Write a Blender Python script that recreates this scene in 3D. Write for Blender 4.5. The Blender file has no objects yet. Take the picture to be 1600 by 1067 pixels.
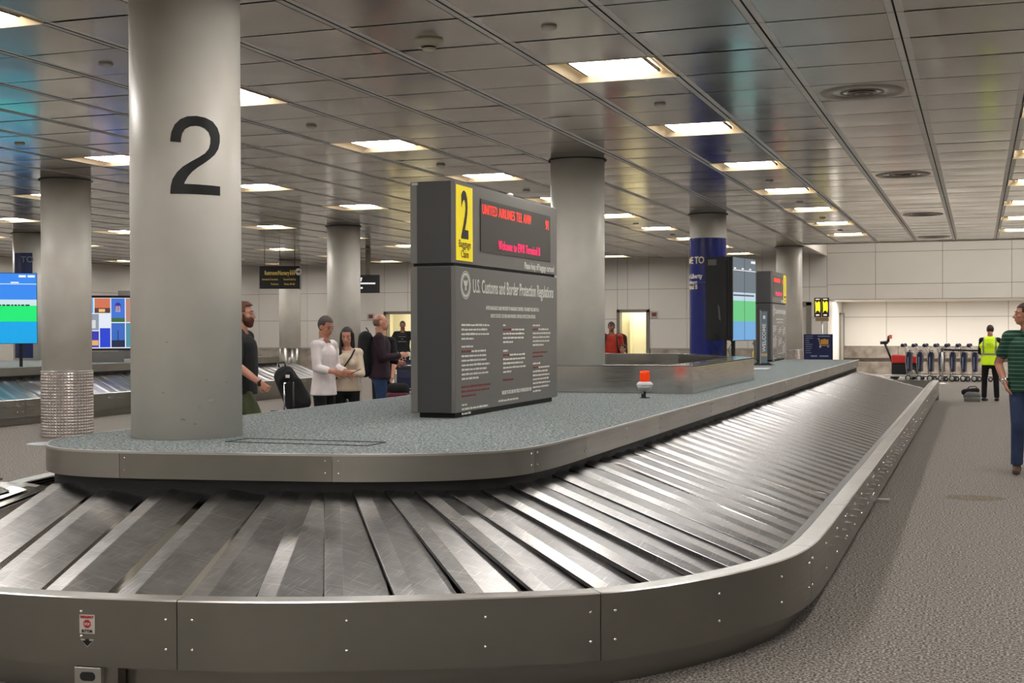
import bpy, bmesh, math, random
from mathutils import Vector, Matrix, noise
R = math.radians
random.seed(7)
S = bpy.context.scene
C = S.collection

# ------------------------------------------------------------------ camera, world, exposure
HC = 1.62
cam_d = bpy.data.cameras.new('camera')
cam = bpy.data.objects.new('camera', cam_d); C.objects.link(cam)
F_PX = 2064.82
cam_d.sensor_width = 36.0
cam_d.lens = F_PX / 1600.0 * 36.0
cam_d.clip_start = 0.05; cam_d.clip_end = 300
_yaw, _pit, _rol = 0.339525606, 0.00991577725, -0.00351400628
fwd = Vector((-math.sin(_yaw)*math.cos(_pit), math.cos(_yaw)*math.cos(_pit), -math.sin(_pit)))
rt = Vector((math.cos(_yaw), math.sin(_yaw), 0)); up = rt.cross(fwd)
r2 = math.cos(_rol)*rt + math.sin(_rol)*up
u2 = -math.sin(_rol)*rt + math.cos(_rol)*up
M = Matrix((r2, u2, -fwd)).transposed().to_4x4(); M.translation = Vector((0, 0, HC))
cam.matrix_world = M
S.camera = cam
S.view_settings.view_transform = 'Standard'
S.view_settings.look = 'None'
S.view_settings.gamma = 1
S.view_settings.use_curve_mapping = False
S.view_settings.exposure = 0.0
w = bpy.data.worlds.new('world'); S.world = w; w.use_nodes = True
w.node_tree.nodes['Background'].inputs[0].default_value = (0.75, 0.72, 0.68, 1)
w.node_tree.nodes['Background'].inputs[1].default_value = 0.05
LIGHT_E = 34.0       # strength of the ceiling light diffusers

# ------------------------------------------------------------------ materials
def srgb(r, g, b):
    f = lambda c: (c/255/12.92) if c/255 <= 0.04045 else ((c/255+0.055)/1.055)**2.4
    return (f(r), f(g), f(b), 1)
MC = {}
def mat(name, col=(0.5, 0.5, 0.5, 1), rough=0.5, metal=0.0, emit=None, es=1.0, spec=None, trans=0, coat=0):
    if name in MC: return MC[name]
    m = bpy.data.materials.new(name); m.use_nodes = True; MC[name] = m
    b = m.node_tree.nodes['Principled BSDF']
    b.inputs['Base Color'].default_value = col
    b.inputs['Roughness'].default_value = rough
    b.inputs['Metallic'].default_value = metal
    if spec is not None: b.inputs['Specular IOR Level'].default_value = spec
    if trans: b.inputs['Transmission Weight'].default_value = trans
    if coat: b.inputs['Coat Weight'].default_value = coat
    if emit is not None:
        b.inputs['Emission Color'].default_value = emit
        b.inputs['Emission Strength'].default_value = es
    return m
def N(m, t, **kw):
    n = m.node_tree.nodes.new(t)
    for k, v in kw.items(): setattr(n, k, v)
    return n
def L(m, a, b): m.node_tree.links.new(a, b)
def P(m): return m.node_tree.nodes['Principled BSDF']
def coords(m, scale=(1, 1, 1), kind='Object'):
    tc = N(m, 'ShaderNodeTexCoord'); mp = N(m, 'ShaderNodeMapping')
    mp.inputs['Scale'].default_value = scale
    L(m, tc.outputs[kind], mp.inputs['Vector']); return mp.outputs[0]
def noise_n(m, vec, scale, detail=3, rough=0.5):
    n = N(m, 'ShaderNodeTexNoise'); n.inputs['Scale'].default_value = scale
    n.inputs['Detail'].default_value = detail; n.inputs['Roughness'].default_value = rough
    L(m, vec, n.inputs['Vector']); return n.outputs['Fac']
def ramp(m, fac, stops):
    r = N(m, 'ShaderNodeValToRGB'); e = r.color_ramp.elements
    while len(e) < len(stops): e.new(0.5)
    for x, (p, c) in zip(e, stops): x.position = p; x.color = c
    L(m, fac, r.inputs[0]); return r.outputs[0]
def bump(m, h, strength, dist=0.01):
    b = N(m, 'ShaderNodeBump'); b.inputs['Strength'].default_value = strength; b.inputs['Distance'].default_value = dist
    L(m, h, b.inputs['Height']); L(m, b.outputs[0], P(m).inputs['Normal'])
def rough_var(m, fac, lo, hi):
    mr = N(m, 'ShaderNodeMapRange'); mr.inputs[3].default_value = lo; mr.inputs[4].default_value = hi
    mr.inputs[1].default_value = 0.3; mr.inputs[2].default_value = 0.7
    L(m, fac, mr.inputs[0]); L(m, mr.outputs[0], P(m).inputs['Roughness'])
def g(v): return (v, v, v, 1)

def carpet(name, c1, c2, c3, scale):
    m = mat(name, rough=0.95, spec=0.1)
    v = coords(m)
    f = noise_n(m, v, scale, 2, 0.7)
    L(m, ramp(m, f, [(0.36, c1), (0.5, c2), (0.64, c3)]), P(m).inputs['Base Color'])
    bump(m, f, 0.3, 0.003)
    return m
M_floor = carpet('grey speckled carpet', srgb(58, 54, 51), srgb(118, 112, 106), srgb(186, 179, 172), 70)
M_deck = carpet('blue grey deck carpet', srgb(66, 72, 74), srgb(122, 130, 131), srgb(176, 182, 182), 60)

def brushed(name, col, lo, hi, sc=(1.5, 1.5, 70), aniso=0.0):
    m = mat(name, col=col, metal=1.0)
    v = coords(m, sc)
    f = noise_n(m, v, 1.0, 2)
    rough_var(m, f, lo, hi)
    v2 = coords(m); big = noise_n(m, v2, 1.3, 4)
    mx = N(m, 'ShaderNodeMix', data_type='RGBA', blend_type='MULTIPLY'); mx.inputs[0].default_value = 0.45
    mx.inputs[6].default_value = col
    L(m, ramp(m, big, [(0.3, g(0.62)), (0.7, g(1))]), mx.inputs[7])
    L(m, mx.outputs[2], P(m).inputs['Base Color'])
    if aniso:
        tg = N(m, 'ShaderNodeTangent', direction_type='RADIAL', axis='Z'); L(m, tg.outputs[0], P(m).inputs['Tangent'])
        P(m).inputs['Anisotropic'].default_value = aniso; P(m).inputs['Anisotropic Rotation'].default_value = 0.25
    return m
STEEL = (0.56, 0.54, 0.50, 1)
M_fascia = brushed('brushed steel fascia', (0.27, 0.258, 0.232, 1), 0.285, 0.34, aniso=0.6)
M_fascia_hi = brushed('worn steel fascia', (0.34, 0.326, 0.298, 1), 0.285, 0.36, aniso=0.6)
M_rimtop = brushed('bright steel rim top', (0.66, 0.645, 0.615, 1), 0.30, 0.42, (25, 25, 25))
M_steel = mat('plain steel', (0.6, 0.59, 0.57, 1), 0.3, 1.0)
M_chrome = mat('chrome', (0.8, 0.8, 0.8, 1), 0.12, 1.0)
M_kick = brushed('dull steel kick plate', (0.30, 0.285, 0.26, 1), 0.30, 0.40)
def scuffed(name, col, lo, hi):
    m = mat(name, col=col, metal=1.0)
    v = coords(m, (9, 9, 9))
    f = noise_n(m, v, 1.0, 5, 0.65)
    # long thin scratches running in two directions, kept as wear in colour and gloss
    w1 = N(m, 'ShaderNodeMapping'); w1.inputs['Rotation'].default_value = (0, 0, 0.7); w1.inputs['Scale'].default_value = (4, 170, 4)
    w2 = N(m, 'ShaderNodeMapping'); w2.inputs['Rotation'].default_value = (0, 0, -0.5); w2.inputs['Scale'].default_value = (150, 5, 4)
    tc = N(m, 'ShaderNodeTexCoord')
    L(m, tc.outputs['Object'], w1.inputs[0]); L(m, tc.outputs['Object'], w2.inputs[0])
    s1 = noise_n(m, w1.outputs[0], 1.0, 2); s2 = noise_n(m, w2.outputs[0], 1.0, 2)
    mx = N(m, 'ShaderNodeMath', operation='MAXIMUM'); L(m, s1, mx.inputs[0]); L(m, s2, mx.inputs[1])
    sc_ = ramp(m, mx.outputs[0], [(0.60, g(0)), (0.74, g(1))])
    base = ramp(m, f, [(0.3, tuple(c*0.72 for c in col[:3])+(1,)), (0.7, col)])
    mc = N(m, 'ShaderNodeMix', data_type='RGBA'); L(m, sc_, mc.inputs[0]); L(m, base, mc.inputs[6]); mc.inputs[7].default_value = tuple(min(1, c*1.5) for c in col[:3])+(1,)
    L(m, mc.outputs[2], P(m).inputs['Base Color'])
    mr = N(m, 'ShaderNodeMapRange'); mr.inputs[1].default_value = 0.3; mr.inputs[2].default_value = 0.7; mr.inputs[3].default_value = lo; mr.inputs[4].default_value = hi
    L(m, f, mr.inputs[0])
    ad = N(m, 'ShaderNodeMath', operation='MULTIPLY_ADD'); L(m, sc_, ad.inputs[0]); ad.inputs[1].default_value = 0.0; L(m, mr.outputs[0], ad.inputs[2])
    L(m, ad.outputs[0], P(m).inputs['Roughness'])
    return m
M_plate = scuffed('scuffed steel plate', (0.35, 0.342, 0.335, 1), 0.285, 0.36)
M_plate_n = scuffed('scuffed steel plate lip', (0.43, 0.422, 0.415, 1), 0.29, 0.37)
M_plate_p = mat('polished steel plate', (0.46, 0.445, 0.41, 1), 0.11, 1.0)
M_rubber = mat('black rubber', srgb(38, 36, 35), 0.6)
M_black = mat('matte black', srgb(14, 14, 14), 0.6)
M_bumper = mat('dark rim lip', (0.20, 0.19, 0.18, 1), 0.35, 0.8)

def mottled(name, c1, c2, scale, rough, bs=0.02):
    m = mat(name, rough=rough); v = coords(m); f = noise_n(m, v, scale, 5)
    L(m, ramp(m, f, [(0.3, c1), (0.7, c2)]), P(m).inputs['Base Color'])
    bump(m, noise_n(m, v, 60, 2), 0.05, bs*0.1); return m
M_col = mottled('painted column', srgb(205, 200, 190), srgb(217, 212, 203), 2.2, 0.42)
M_wall = mottled('wall panel', srgb(196, 191, 183), srgb(203, 198, 190), 0.6, 0.5)
M_wall_w = mottled('white wall panel', srgb(228, 222, 212), srgb(233, 228, 219), 0.6, 0.45)
M_joint = mat('wall joint', srgb(120, 112, 104), 0.6)
M_granite = mottled('granite dado', srgb(120, 108, 98), srgb(172, 162, 150), 3.0, 0.25)
M_frame = mat('door frame', srgb(112, 106, 98), 0.4)
M_door = mat('door leaf', srgb(190, 184, 176), 0.5)
M_cream = mat('cream reveal', srgb(236, 214, 176), 0.5)

# ceiling panels: lacquered metal, gently mirror-like
M_tile = mat('lacquered ceiling panel', (0.46, 0.435, 0.40, 1), 0.2, 0.85)
v = coords(M_tile); f = noise_n(M_tile, v, 2.3, 2)
bump(M_tile, f, 0.10, 0.02)
rough_var(M_tile, noise_n(M_tile, v, 0.8, 2), 0.14, 0.22)
M_flange = mat('ceiling runner', (0.70, 0.675, 0.64, 1), 0.42, 0.4)
M_gap = mat('ceiling gap', (0.03, 0.028, 0.025, 1), 0.8)

M_sign = mat('sign grey enamel', srgb(112, 110, 107), 0.36)
M_sign_d = mat('sign dark end', srgb(66, 65, 66), 0.4)
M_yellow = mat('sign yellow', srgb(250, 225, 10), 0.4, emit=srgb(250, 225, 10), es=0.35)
M_ink = mat('black ink', srgb(16, 15, 14), 0.45)
M_white = mat('white lettering', srgb(235, 232, 225), 0.5)
M_redtxt = mat('red lettering', srgb(128, 34, 40), 0.5)
M_led = mat('led red', srgb(255, 60, 50), 0.5, emit=(1.0, 0.06, 0.04, 1), es=1.5)
M_ledp = mat('led pink', srgb(255, 40, 110), 0.5, emit=(1.0, 0.02, 0.12, 1), es=1.5)
M_panel = mat('dark led screen', srgb(48, 45, 41), 0.3)
M_blue = mat('blue column wrap', srgb(14, 26, 104), 0.22)
M_navy = mat('navy board', srgb(20, 32, 84), 0.4)
M_creamtxt = mat('cream lettering', srgb(214, 206, 170), 0.5)
def emis(name, c, s): return mat(name, (0, 0, 0, 1), 0.5, emit=c, es=s)
M_skin = {}
def skin(n, c):
    m = mat('skin ' + n, c, 0.5); P(m).inputs['Subsurface Weight'].default_value = 0.08
    P(m).inputs['Subsurface Radius'].default_value = (0.02, 0.01, 0.005); return m

# ------------------------------------------------------------------ mesh builder
class MB:
    def __init__(s): s.v = []; s.f = []; s.m = []; s.sm = []
    def face(s, idx, mi=0, smooth=False): s.f.append(tuple(idx)); s.m.append(mi); s.sm.append(smooth)
    def add(s, vs, fs, mi=0, smooth=False):
        o = len(s.v); s.v += [tuple(x) for x in vs]
        for q in fs: s.face([o+i for i in q], mi, smooth)
    def box(s, x0, x1, y0, y1, z0, z1, mi=0):
        s.add([(x0,y0,z0),(x1,y0,z0),(x1,y1,z0),(x0,y1,z0),(x0,y0,z1),(x1,y0,z1),(x1,y1,z1),(x0,y1,z1)],
              [(0,3,2,1),(4,5,6,7),(0,1,5,4),(1,2,6,5),(2,3,7,6),(3,0,4,7)], mi)
    def quad(s, a, b, c, d, mi=0): s.add([a, b, c, d], [(0,1,2,3)], mi)
    def tube(s, pts, rad, n=10, mi=0, caps=True, k=1.0, side=None):
        pts = [Vector(p) for p in pts]
        rads = rad if isinstance(rad, (list, tuple)) else [rad]*len(pts)
        rings = []; prev = None
        for i, p in enumerate(pts):
            t = (pts[min(i+1, len(pts)-1)] - pts[max(i-1, 0)]).normalized()
            if side is not None: a = (side - t*side.dot(t)).normalized()
            elif prev is None:
                ref = Vector((0,0,1)) if abs(t.z) < 0.9 else Vector((1,0,0)); a = t.cross(ref).normalized()
            else: a = (prev - t*prev.dot(t)).normalized()
            prev = a; b = t.cross(a)
            o = len(s.v); rings.append(o)
            for j in range(n):
                q = 2*math.pi*j/n; s.v.append(tuple(p + a*math.cos(q)*rads[i]*k + b*math.sin(q)*rads[i]))
        for i in range(len(pts)-1):
            for j in range(n):
                s.face((rings[i]+j, rings[i]+(j+1)%n, rings[i+1]+(j+1)%n, rings[i+1]+j), mi, True)
        if caps:
            s.face([rings[0]+j for j in range(n)][::-1], mi); s.face([rings[-1]+j for j in range(n)], mi)
    def lathe(s, prof, n=32, cx=0, cy=0, mi=0, smooth=True, cap=True):
        o = len(s.v)
        for r, z in prof:
            for j in range(n):
                q = 2*math.pi*j/n; s.v.append((cx+r*math.cos(q), cy+r*math.sin(q), z))
        for i in range(len(prof)-1):
            for j in range(n):
                a = o+i*n+j; b = o+i*n+(j+1)%n; s.face((a, b, b+n, a+n), mi, smooth)
        if cap:
            s.face([o+j for j in range(n)][::-1], mi); e = o+(len(prof)-1)*n; s.face([e+j for j in range(n)], mi)
    def ell(s, c, r, nu=14, nv=10, mi=0, rot=None):
        o = len(s.v); c = Vector(c)
        for i in range(1, nv):
            a = math.pi*i/nv
            for j in range(nu):
                q = 2*math.pi*j/nu
                p = Vector((r[0]*math.sin(a)*math.cos(q), r[1]*math.sin(a)*math.sin(q), r[2]*math.cos(a)))
                if rot: p = rot @ p
                s.v.append(tuple(c+p))
        t = Vector((0,0,r[2])); t = rot @ t if rot else t
        s.v.append(tuple(c+t)); s.v.append(tuple(c-t)); T = len(s.v)-2; Bm = T+1
        for i in range(nv-2):
            for j in range(nu):
                s.face((o+i*nu+j, o+(i+1)*nu+j, o+(i+1)*nu+(j+1)%nu, o+i*nu+(j+1)%nu), mi, True)
        for j in range(nu):
            s.face((T, o+j, o+(j+1)%nu), mi, True); e = o+(nv-2)*nu; s.face((Bm, e+(j+1)%nu, e+j), mi, True)
    def build(s, name, mats, parent=None, bevel=0, seg=2, loc=None, rz=0):
        me = bpy.data.meshes.new(name); me.from_pydata(s.v, [], s.f)
        for m in (mats if isinstance(mats, (list, tuple)) else [mats]): me.materials.append(m)
        me.polygons.foreach_set('material_index', s.m); me.polygons.foreach_set('use_smooth', s.sm); me.update()
        o = bpy.data.objects.new(name, me); C.objects.link(o)
        if parent: o.parent = parent
        if loc is not None: o.location = loc
        o.rotation_euler[2] = rz
        if bevel:
            b = o.modifiers.new('bevel', 'BEVEL'); b.width = bevel; b.segments = seg; b.limit_method = 'ANGLE'; b.angle_limit = R(40)
        return o
def tag(o, label, cat, group=None, kind=None):
    o['label'] = label; o['category'] = cat
    if group: o['group'] = group
    if kind: o['kind'] = kind
    return o
def struct(o): o['kind'] = 'structure'; return o
def empty(name, loc, label, cat, group=None, rz=0):
    o = bpy.data.objects.new(name, None); C.objects.link(o); o.location = loc; o.rotation_euler[2] = rz
    o.empty_display_size = 0.1
    return tag(o, label, cat, group)
def copy_tree(o, parent=None):
    c = o.copy(); C.objects.link(c)
    if parent: c.parent = parent
    for ch in [x for x in bpy.data.objects if x.parent == o]: copy_tree(ch, c)
    return c

def text_geo(txt, size, extr=0.001, align='LEFT', xs=1.0, bold=0.0, spacing=1.0):
    cu = bpy.data.curves.new('t', 'FONT'); cu.body = txt; cu.size = size; cu.extrude = extr; cu.align_x = align
    cu.offset = bold; cu.space_character = spacing; cu.resolution_u = 3
    o = bpy.data.objects.new('t', cu); C.objects.link(o)
    dg = bpy.context.evaluated_depsgraph_get(); me = bpy.data.meshes.new_from_object(o.evaluated_get(dg))
    vs = [Vector((q.co.x*xs, q.co.y, q.co.z)) for q in me.vertices]; fs = [tuple(p.vertices) for p in me.polygons]
    bpy.data.objects.remove(o); bpy.data.curves.remove(cu); bpy.data.meshes.remove(me)
    return vs, fs
def put_text(mb, txt, size, origin, ux, uy, align='LEFT', xs=1.0, mi=0, bold=0.0, lift=0.002, spacing=1.0, fit=None):
    vs, fs = text_geo(txt, size, 0.0008, align, xs, bold, spacing)
    if fit:
        wd_ = max(q.x for q in vs)-min(q.x for q in vs)
        for q in vs: q.x *= fit/wd_
    ux = Vector(ux); uy = Vector(uy); n = ux.cross(uy); o = Vector(origin)
    mb.add([o + ux*q.x + uy*q.y + n*(q.z+lift) for q in vs], fs, mi)
def bend_text(mb, txt, size, cx, cy, rad, ang0, z, align='CENTER', xs=1.0, mi=0, bold=0.0):
    vs, fs = text_geo(txt, size, 0.0008, align, xs, bold)
    out = []
    for q in vs:
        a = ang0 + q.x/rad; r = rad + 0.003 + q.z
        out.append((cx + r*math.cos(a), cy + r*math.sin(a), z + q.y))
    mb.add(out, fs, mi)

# ------------------------------------------------------------------ setting
ZC = HC + 2.28            # ceiling height
TA, TB = 0.9944, 0.9212   # ceiling module
X0, Y0 = -0.5719, 9.9807
WY = 43.0; LX = -28.8; RX = 12.0; BY = -12.0; WY2 = 48.0

b = MB(); b.quad((LX, BY, 0), (RX, BY, 0), (RX, WY2, 0), (LX, WY2, 0)); struct(b.build('floor', M_floor))
stain = MB()
pts = [(0.27*math.cos(2*math.pi*i/20)*(1+0.25*noise.noise(Vector((i*0.7, 0, 0)))), 0.22*math.sin(2*math.pi*i/20), 0) for i in range(20)]
stain.add([(p[0]-0.04, p[1]+13.23, 0.002) for p in pts], [tuple(range(20))])
stain.add([(p[0]-0.04, p[1]+13.23, 0.0005) for p in pts], [tuple(range(20))[::-1]])
M_stain = carpet('stained carpet', srgb(62, 56, 50), srgb(112, 102, 90), srgb(160, 148, 132), 95)
tag(stain.build('carpet_stain', M_stain), 'faint dark stain on the grey carpet in the open aisle', 'stain')

# ceiling
def is_light(i, j): return (i + 3) % 4 == 0 and (j - 1) % 4 == 0 and i <= 5
lights = []
cb = MB()
imin = int((LX - X0)/TA) - 1; imax = int((RX - X0)/TA) + 1
jmin = int((BY - Y0)/TB) - 1; jmax = 46
fl = 0.055; gp = 0.007
rnd = random.Random(3)
for i in range(imin, imax):
    xa = X0 + i*TA; xb = xa + TA
    for j in range(jmin, jmax):
        ya = Y0 + j*TB; yb = ya + TB
        if yb > WY: continue
        raised = (i >= -4 and ya > 36.2)
        if raised: continue
        if is_light(i, j):
            if xa > LX and xb < RX: lights.append((i, j, xa, ya))
            # frame strips round the hole
            continue
        x1 = xa + gp + fl; x2 = xb - gp - fl
        if j < -16 or xa < LX - 1: sub = 1
        else: sub = 4
        amp = rnd.uniform(0.0015, 0.0050); tx = rnd.uniform(-1, 1)*0.0012; ty = rnd.uniform(-1, 1)*0.0016
        o = len(cb.v)
        for a in range(sub+1):
            for c in range(sub+1):
                s_, t_ = a/sub, c/sub
                dz = -amp*(1-(2*s_-1)**2)*(1-(2*t_-1)**2) + tx*(s_-.5)*2 + ty*(t_-.5)*2
                cb.v.append((x1+(x2-x1)*s_, ya+0.005+(TB-0.026)*t_, ZC+dz))
        for a in range(sub):
            for c in range(sub):
                p = o+a*(sub+1)+c; cb.face((p, p+1, p+sub+2, p+sub+1), 0, True)
        cb.quad((x1, yb-0.021, ZC-0.001), (x1, yb-0.005, ZC+0.004), (x2, yb-0.005, ZC+0.004), (x2, yb-0.021, ZC-0.001), 1)
        for (fa, fb) in ((xa+gp, x1), (x2, xb-gp)):
            cb.quad((fa, ya+0.005, ZC+0.004), (fa, yb-0.005, ZC+0.004), (fb, yb-0.005, ZC+0.001), (fb, ya+0.005, ZC+0.001), 1)
for i in range(imin, imax):   # backing above the gaps
    xa = X0 + i*TA
    for j in range(jmin, jmax):
        ya = Y0 + j*TB
        if is_light(i, j) or ya+TB > WY or (i >= -4 and ya > 36.2): continue
        cb.quad((xa, ya, ZC+0.02), (xa, ya+TB, ZC+0.02), (xa+TA, ya+TB, ZC+0.02), (xa+TA, ya, ZC+0.02), 2)
struct(cb.build('ceiling', [M_tile, M_flange, M_gap]))
jE = Y0 + TB*math.ceil((36.2-Y0)/TB); xE = X0 - 4*TA
tr = MB(); tr.box(xE-0.03, RX, jE, jE+0.06, ZC-0.03, ZC+1.6); tr.box(xE-0.06, xE, jE, WY, ZC-0.005, ZC+1.6)
o = struct(tr.build('trim_1', M_wall_w))
tr = MB(); tr.box(xE, RX, jE, WY, ZC+1.6, ZC+1.7); struct(tr.build('ceiling_raised', M_wall_w))
bpy.data.objects['ceiling_raised'].name = 'ceiling.001'

# light fittings
M_diff = mat('light diffuser', g(0.9), 0.4, emit=(1.0, 0.975, 0.945, 1), es=LIGHT_E)
M_grid = mat('diffuser bars', g(0.7), 0.4, emit=(1, .97, .94, 1), es=0.6)
proto = None
def light_desc(i, j):
    col = {-3: 'row above the carousel lane', -7: 'row left of the grey pylon', -11: 'row over the left aisle',
           -15: 'row over the left carousel', 1: 'row at the right edge'}.get(i, 'far away near a side wall')
    n = (j - 1)//4
    return f'square ceiling light, {col}', n
order = sorted(lights, key=lambda t: (t[0], t[1]))
ordw = ['nearest', 'second nearest', 'third nearest', 'fourth nearest', 'fifth nearest', 'sixth nearest', 'seventh nearest', 'eighth nearest', 'farthest', 'last']
vis_first = {-3: 1, -7: 1, -11: 1, -15: 1, 1: 5}
def make_light():
    t = bpy.data.objects.new('ceiling_light', None); C.objects.link(t)
    fr = MB(); a = TA; bb = TB; mx = 0.15; my = 0.10; h = 0.07
    # outer lip, sloped cream reveal, top
    ox = gp+0.01; oy = 0.006
    O = [(ox, oy), (a-ox, oy), (a-ox, bb-oy), (ox, bb-oy)]; I = [(mx, my), (a-mx, my), (a-mx, bb-my), (mx, bb-my)]
    for k in range(4):
        p, q = O[k], O[(k+1) % 4]; r_, s_ = I[(k+1) % 4], I[k]
        fr.quad((p[0], p[1], -0.004), (q[0], q[1], -0.004), (r_[0], r_[1], h), (s_[0], s_[1], h))
        fr.quad((p[0], p[1], -0.004), (p[0], p[1], h+.03), (q[0], q[1], h+.03), (q[0], q[1], -0.004))
    fr.box(ox, a-ox, oy, bb-oy, h+0.03, h+0.04)
    fr.build('light_frame', M_cream, t)
    d = MB(); d.box(mx+0.02, a-mx-0.02, my+0.012, bb-my-0.012, h-0.03, h-0.02); dif = d.build('diffuser', M_diff, t)
    d = MB()
    for k in range(1, 4): x = mx + (a-2*mx)*k/4; d.box(x-0.007, x+0.007, my+.012, bb-my-.012, h-0.034, h-0.03)
    y = bb/2; d.box(mx+.02, a-mx-.02, y-0.007, y+0.007, h-0.034, h-0.03)
    d.build('louvre', M_grid, dif)
    for xq in (mx, a-mx-0.02):
        d = MB(); d.box(xq, xq+0.02, my, bb-my, h-0.035, h-0.01); d.build('end_clip', M_ink, t)
    return t
cols = {}
for (i, j, xa, ya) in order: cols.setdefault(i, []).append((j, xa, ya))
for i, lst in cols.items():
    vis = [q for q in lst if q[1] is not None and q[2] > 8]
    for (j, xa, ya) in lst:
        if proto is None: proto = make_light(); t = proto
        else: t = copy_tree(proto)
        t.location = (xa, ya, ZC)
        base, n = light_desc(i, j)
        f = vis_first.get(i)
        if f is not None and j >= f and (j-f)//4 < 9: lab = f'{base}, {ordw[(j-f)//4]} in view'
        elif j < 1: lab = f'{base}, behind the viewpoint'
        else: lab = base
        tag(t, lab, 'ceiling light', 'recessed square ceiling lights')

def ceil_xy(i, j): return X0 + i*TA, Y0 + j*TB
# round air vents
vp = None
for k, j in enumerate((-4.5, 3.55, 11.55, 19.6, 27.3)):
    x, y = ceil_xy(-0.5, j)
    if vp is None:
        t = bpy.data.objects.new('ceiling_vent', None); C.objects.link(t); vp = t
        m = MB(); m.lathe([(0.40, 0.0), (0.385, -0.012), (0.30, -0.014), (0.26, 0.03), (0.245, 0.05)], 40, cap=False); m.build('outer_ring', mat('vent grey', srgb(150, 140, 130), 0.4, 0.3), t)
        m = MB(); m.lathe([(0.26, 0.06), (0.001, 0.06)], 32, cap=False); m.lathe([(0.245, 0.05), (0.26, 0.06)], 32, cap=False); m.build('duct', mat('vent duct', srgb(40, 28, 22), 0.7), t)
        for r_, z_ in ((0.21, -0.005), (0.14, -0.012), (0.07, -0.018)):
            m = MB(); m.lathe([(r_, z_), (r_-0.02, z_-0.004), (r_-0.055, z_+0.03), (r_-0.05, z_+0.034), (r_-0.01, z_+0.008)], 32, cap=False); m.build('cone_ring', mat('vent ring', srgb(120, 105, 92), 0.4, 0.3), t)
    else: t = copy_tree(vp)
    t.location = (x, y, ZC)
    tag(t, ['round air vent in the ceiling behind the viewpoint', 'large round ceiling air vent, the nearest one in view', 'round ceiling air vent, second nearest in view', 'small looking round ceiling air vent, third nearest in view', 'farthest round ceiling air vent beside the raised bay'][k], 'air vent', 'round ceiling vents')
# small discs
dp = None; kk = 0
for i, nm in ((-2.5, 'lane'), (-6.5, 'pylon'), (-10.5, 'left')):
    for j in ((-0.5, 3.5, 7.6, 11.6, 15.6, 19.6, 23.6) if i > -10 else (-0.5, 3.5, 7.5)):
        x, y = ceil_xy(i, j)
        if dp is None:
            m = MB(); m.lathe([(0.06, 0.0), (0.06, -0.012), (0.05, -0.02)], 20); dp = t = m.build('sprinkler_cover', mat('cover white', srgb(170, 165, 155), 0.4))
        else: t = dp.copy(); C.objects.link(t)
        t.location = (x, y, ZC-0.003)
        row = {'lane': 'above the carousel lane', 'pylon': 'left of the grey pylon', 'left': 'over the left aisle'}[nm]
        n = {-0.5: 'nearest', 3.5: 'second nearest', 7.6: 'third nearest', 7.5: 'third nearest', 11.6: 'fourth nearest', 15.6: 'fifth nearest', 19.6: 'sixth nearest', 23.6: 'farthest'}[j]
        tag(t, f'small round sprinkler cover, ceiling row {row}, {n} there', 'sprinkler cover', 'sprinkler covers')
x, y = ceil_xy(-3.54, -0.37)
t = empty('smoke_detector', (x, y, ZC), 'cream smoke detector on the ceiling left of the nearest light', 'smoke detector')
m = MB(); m.lathe([(0.115, 0), (0.11, -0.018), (0.075, -0.03), (0.065, -0.055)], 28); m.build('base', mat('detector cream', srgb(190, 184, 160), 0.45), t)
m = MB(); m.lathe([(0.055, -0.055), (0.055, -0.068)], 20); m.build('sensor_slot', M_ink, t)
m = MB(); m.lathe([(0.058, -0.068), (0.05, -0.082), (0.02, -0.088)], 20); m.build('cap', mat('detector cream', g(.5), .45), t)

# walls
def wall_grid(name, xs, zs, y, m, jm, thick=0.2, face=-1):
    """panel wall facing -Y: panels with recessed joints"""
    w_ = MB(); jt = 0.014
    for a, b_ in zip(xs[:-1], xs[1:]):
        for c, d in zip(zs[:-1], zs[1:]):
            w_.box(a+jt/2, b_-jt/2, y, y+0.02, c+jt/2, d-jt/2, 0)
    w_.box(xs[0], xs[-1], y+0.012, y+thick, zs[0], zs[-1], 1)
    return w_.build(name, [m, jm])
PX = [0.95 - 2.005*k for k in range(0, 40)]
door1 = (-11.43, -10.35); door2 = (-20.01, -17.9); doorg = (-6.6, -5.1)
DZ = HC + 0.58
xs_all = sorted([x for x in PX if x > LX] + [LX])
zs = [0.94, 1.92, 2.91, ZC+0.1, ZC+1.7]
# main wall with door openings: segments
def seg_wall(xa, xb, z0, name='wall_back'):
    xx = [xa] + [x for x in xs_all if xa+0.05 < x < xb-0.05] + [xb]
    zz = [z0] + [z for z in zs if z > z0+0.05]
    return struct(wall_grid(name, xx, zz, WY, M_wall, M_joint))
seg_wall(LX, door2[0], 0.94); seg_wall(door2[0], door2[1], DZ); seg_wall(door2[1], door1[0], 0.94); seg_wall(door1[0], door1[1], DZ)
seg_wall(door1[1], doorg[0], 0.94); seg_wall(doorg[0], doorg[1], 2.42); seg_wall(doorg[1], -4.55, 0.94)
XR = sorted([-4.55] + [x for x in PX if x > -4.4] + [2.955, 4.96, 6.965, 8.97, 10.975, RX])
zr = [2.50, 2.97, 3.98, ZC+0.55, ZC+1.7]
struct(wall_grid('wall_back', XR, zr, WY, M_wall, M_joint, 0.3))
# granite dado
for xa, xb in ((LX, door2[0]-0.06), (door2[1]+0.06, door1[0]-0.06), (door1[1]+0.06, doorg[0]-0.06), (doorg[1]+0.06, -4.55)):
    m = MB(); m.box(xa, xb, WY-0.03, WY+0.2, 0, 0.90, 0); m.box(xa, xb, WY-0.045, WY+0.2, 0.90, 0.94, 1)
    struct(m.build('baseboard_back', [M_granite, mat('dado cap', srgb(150, 145, 136), 0.35)]))
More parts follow.
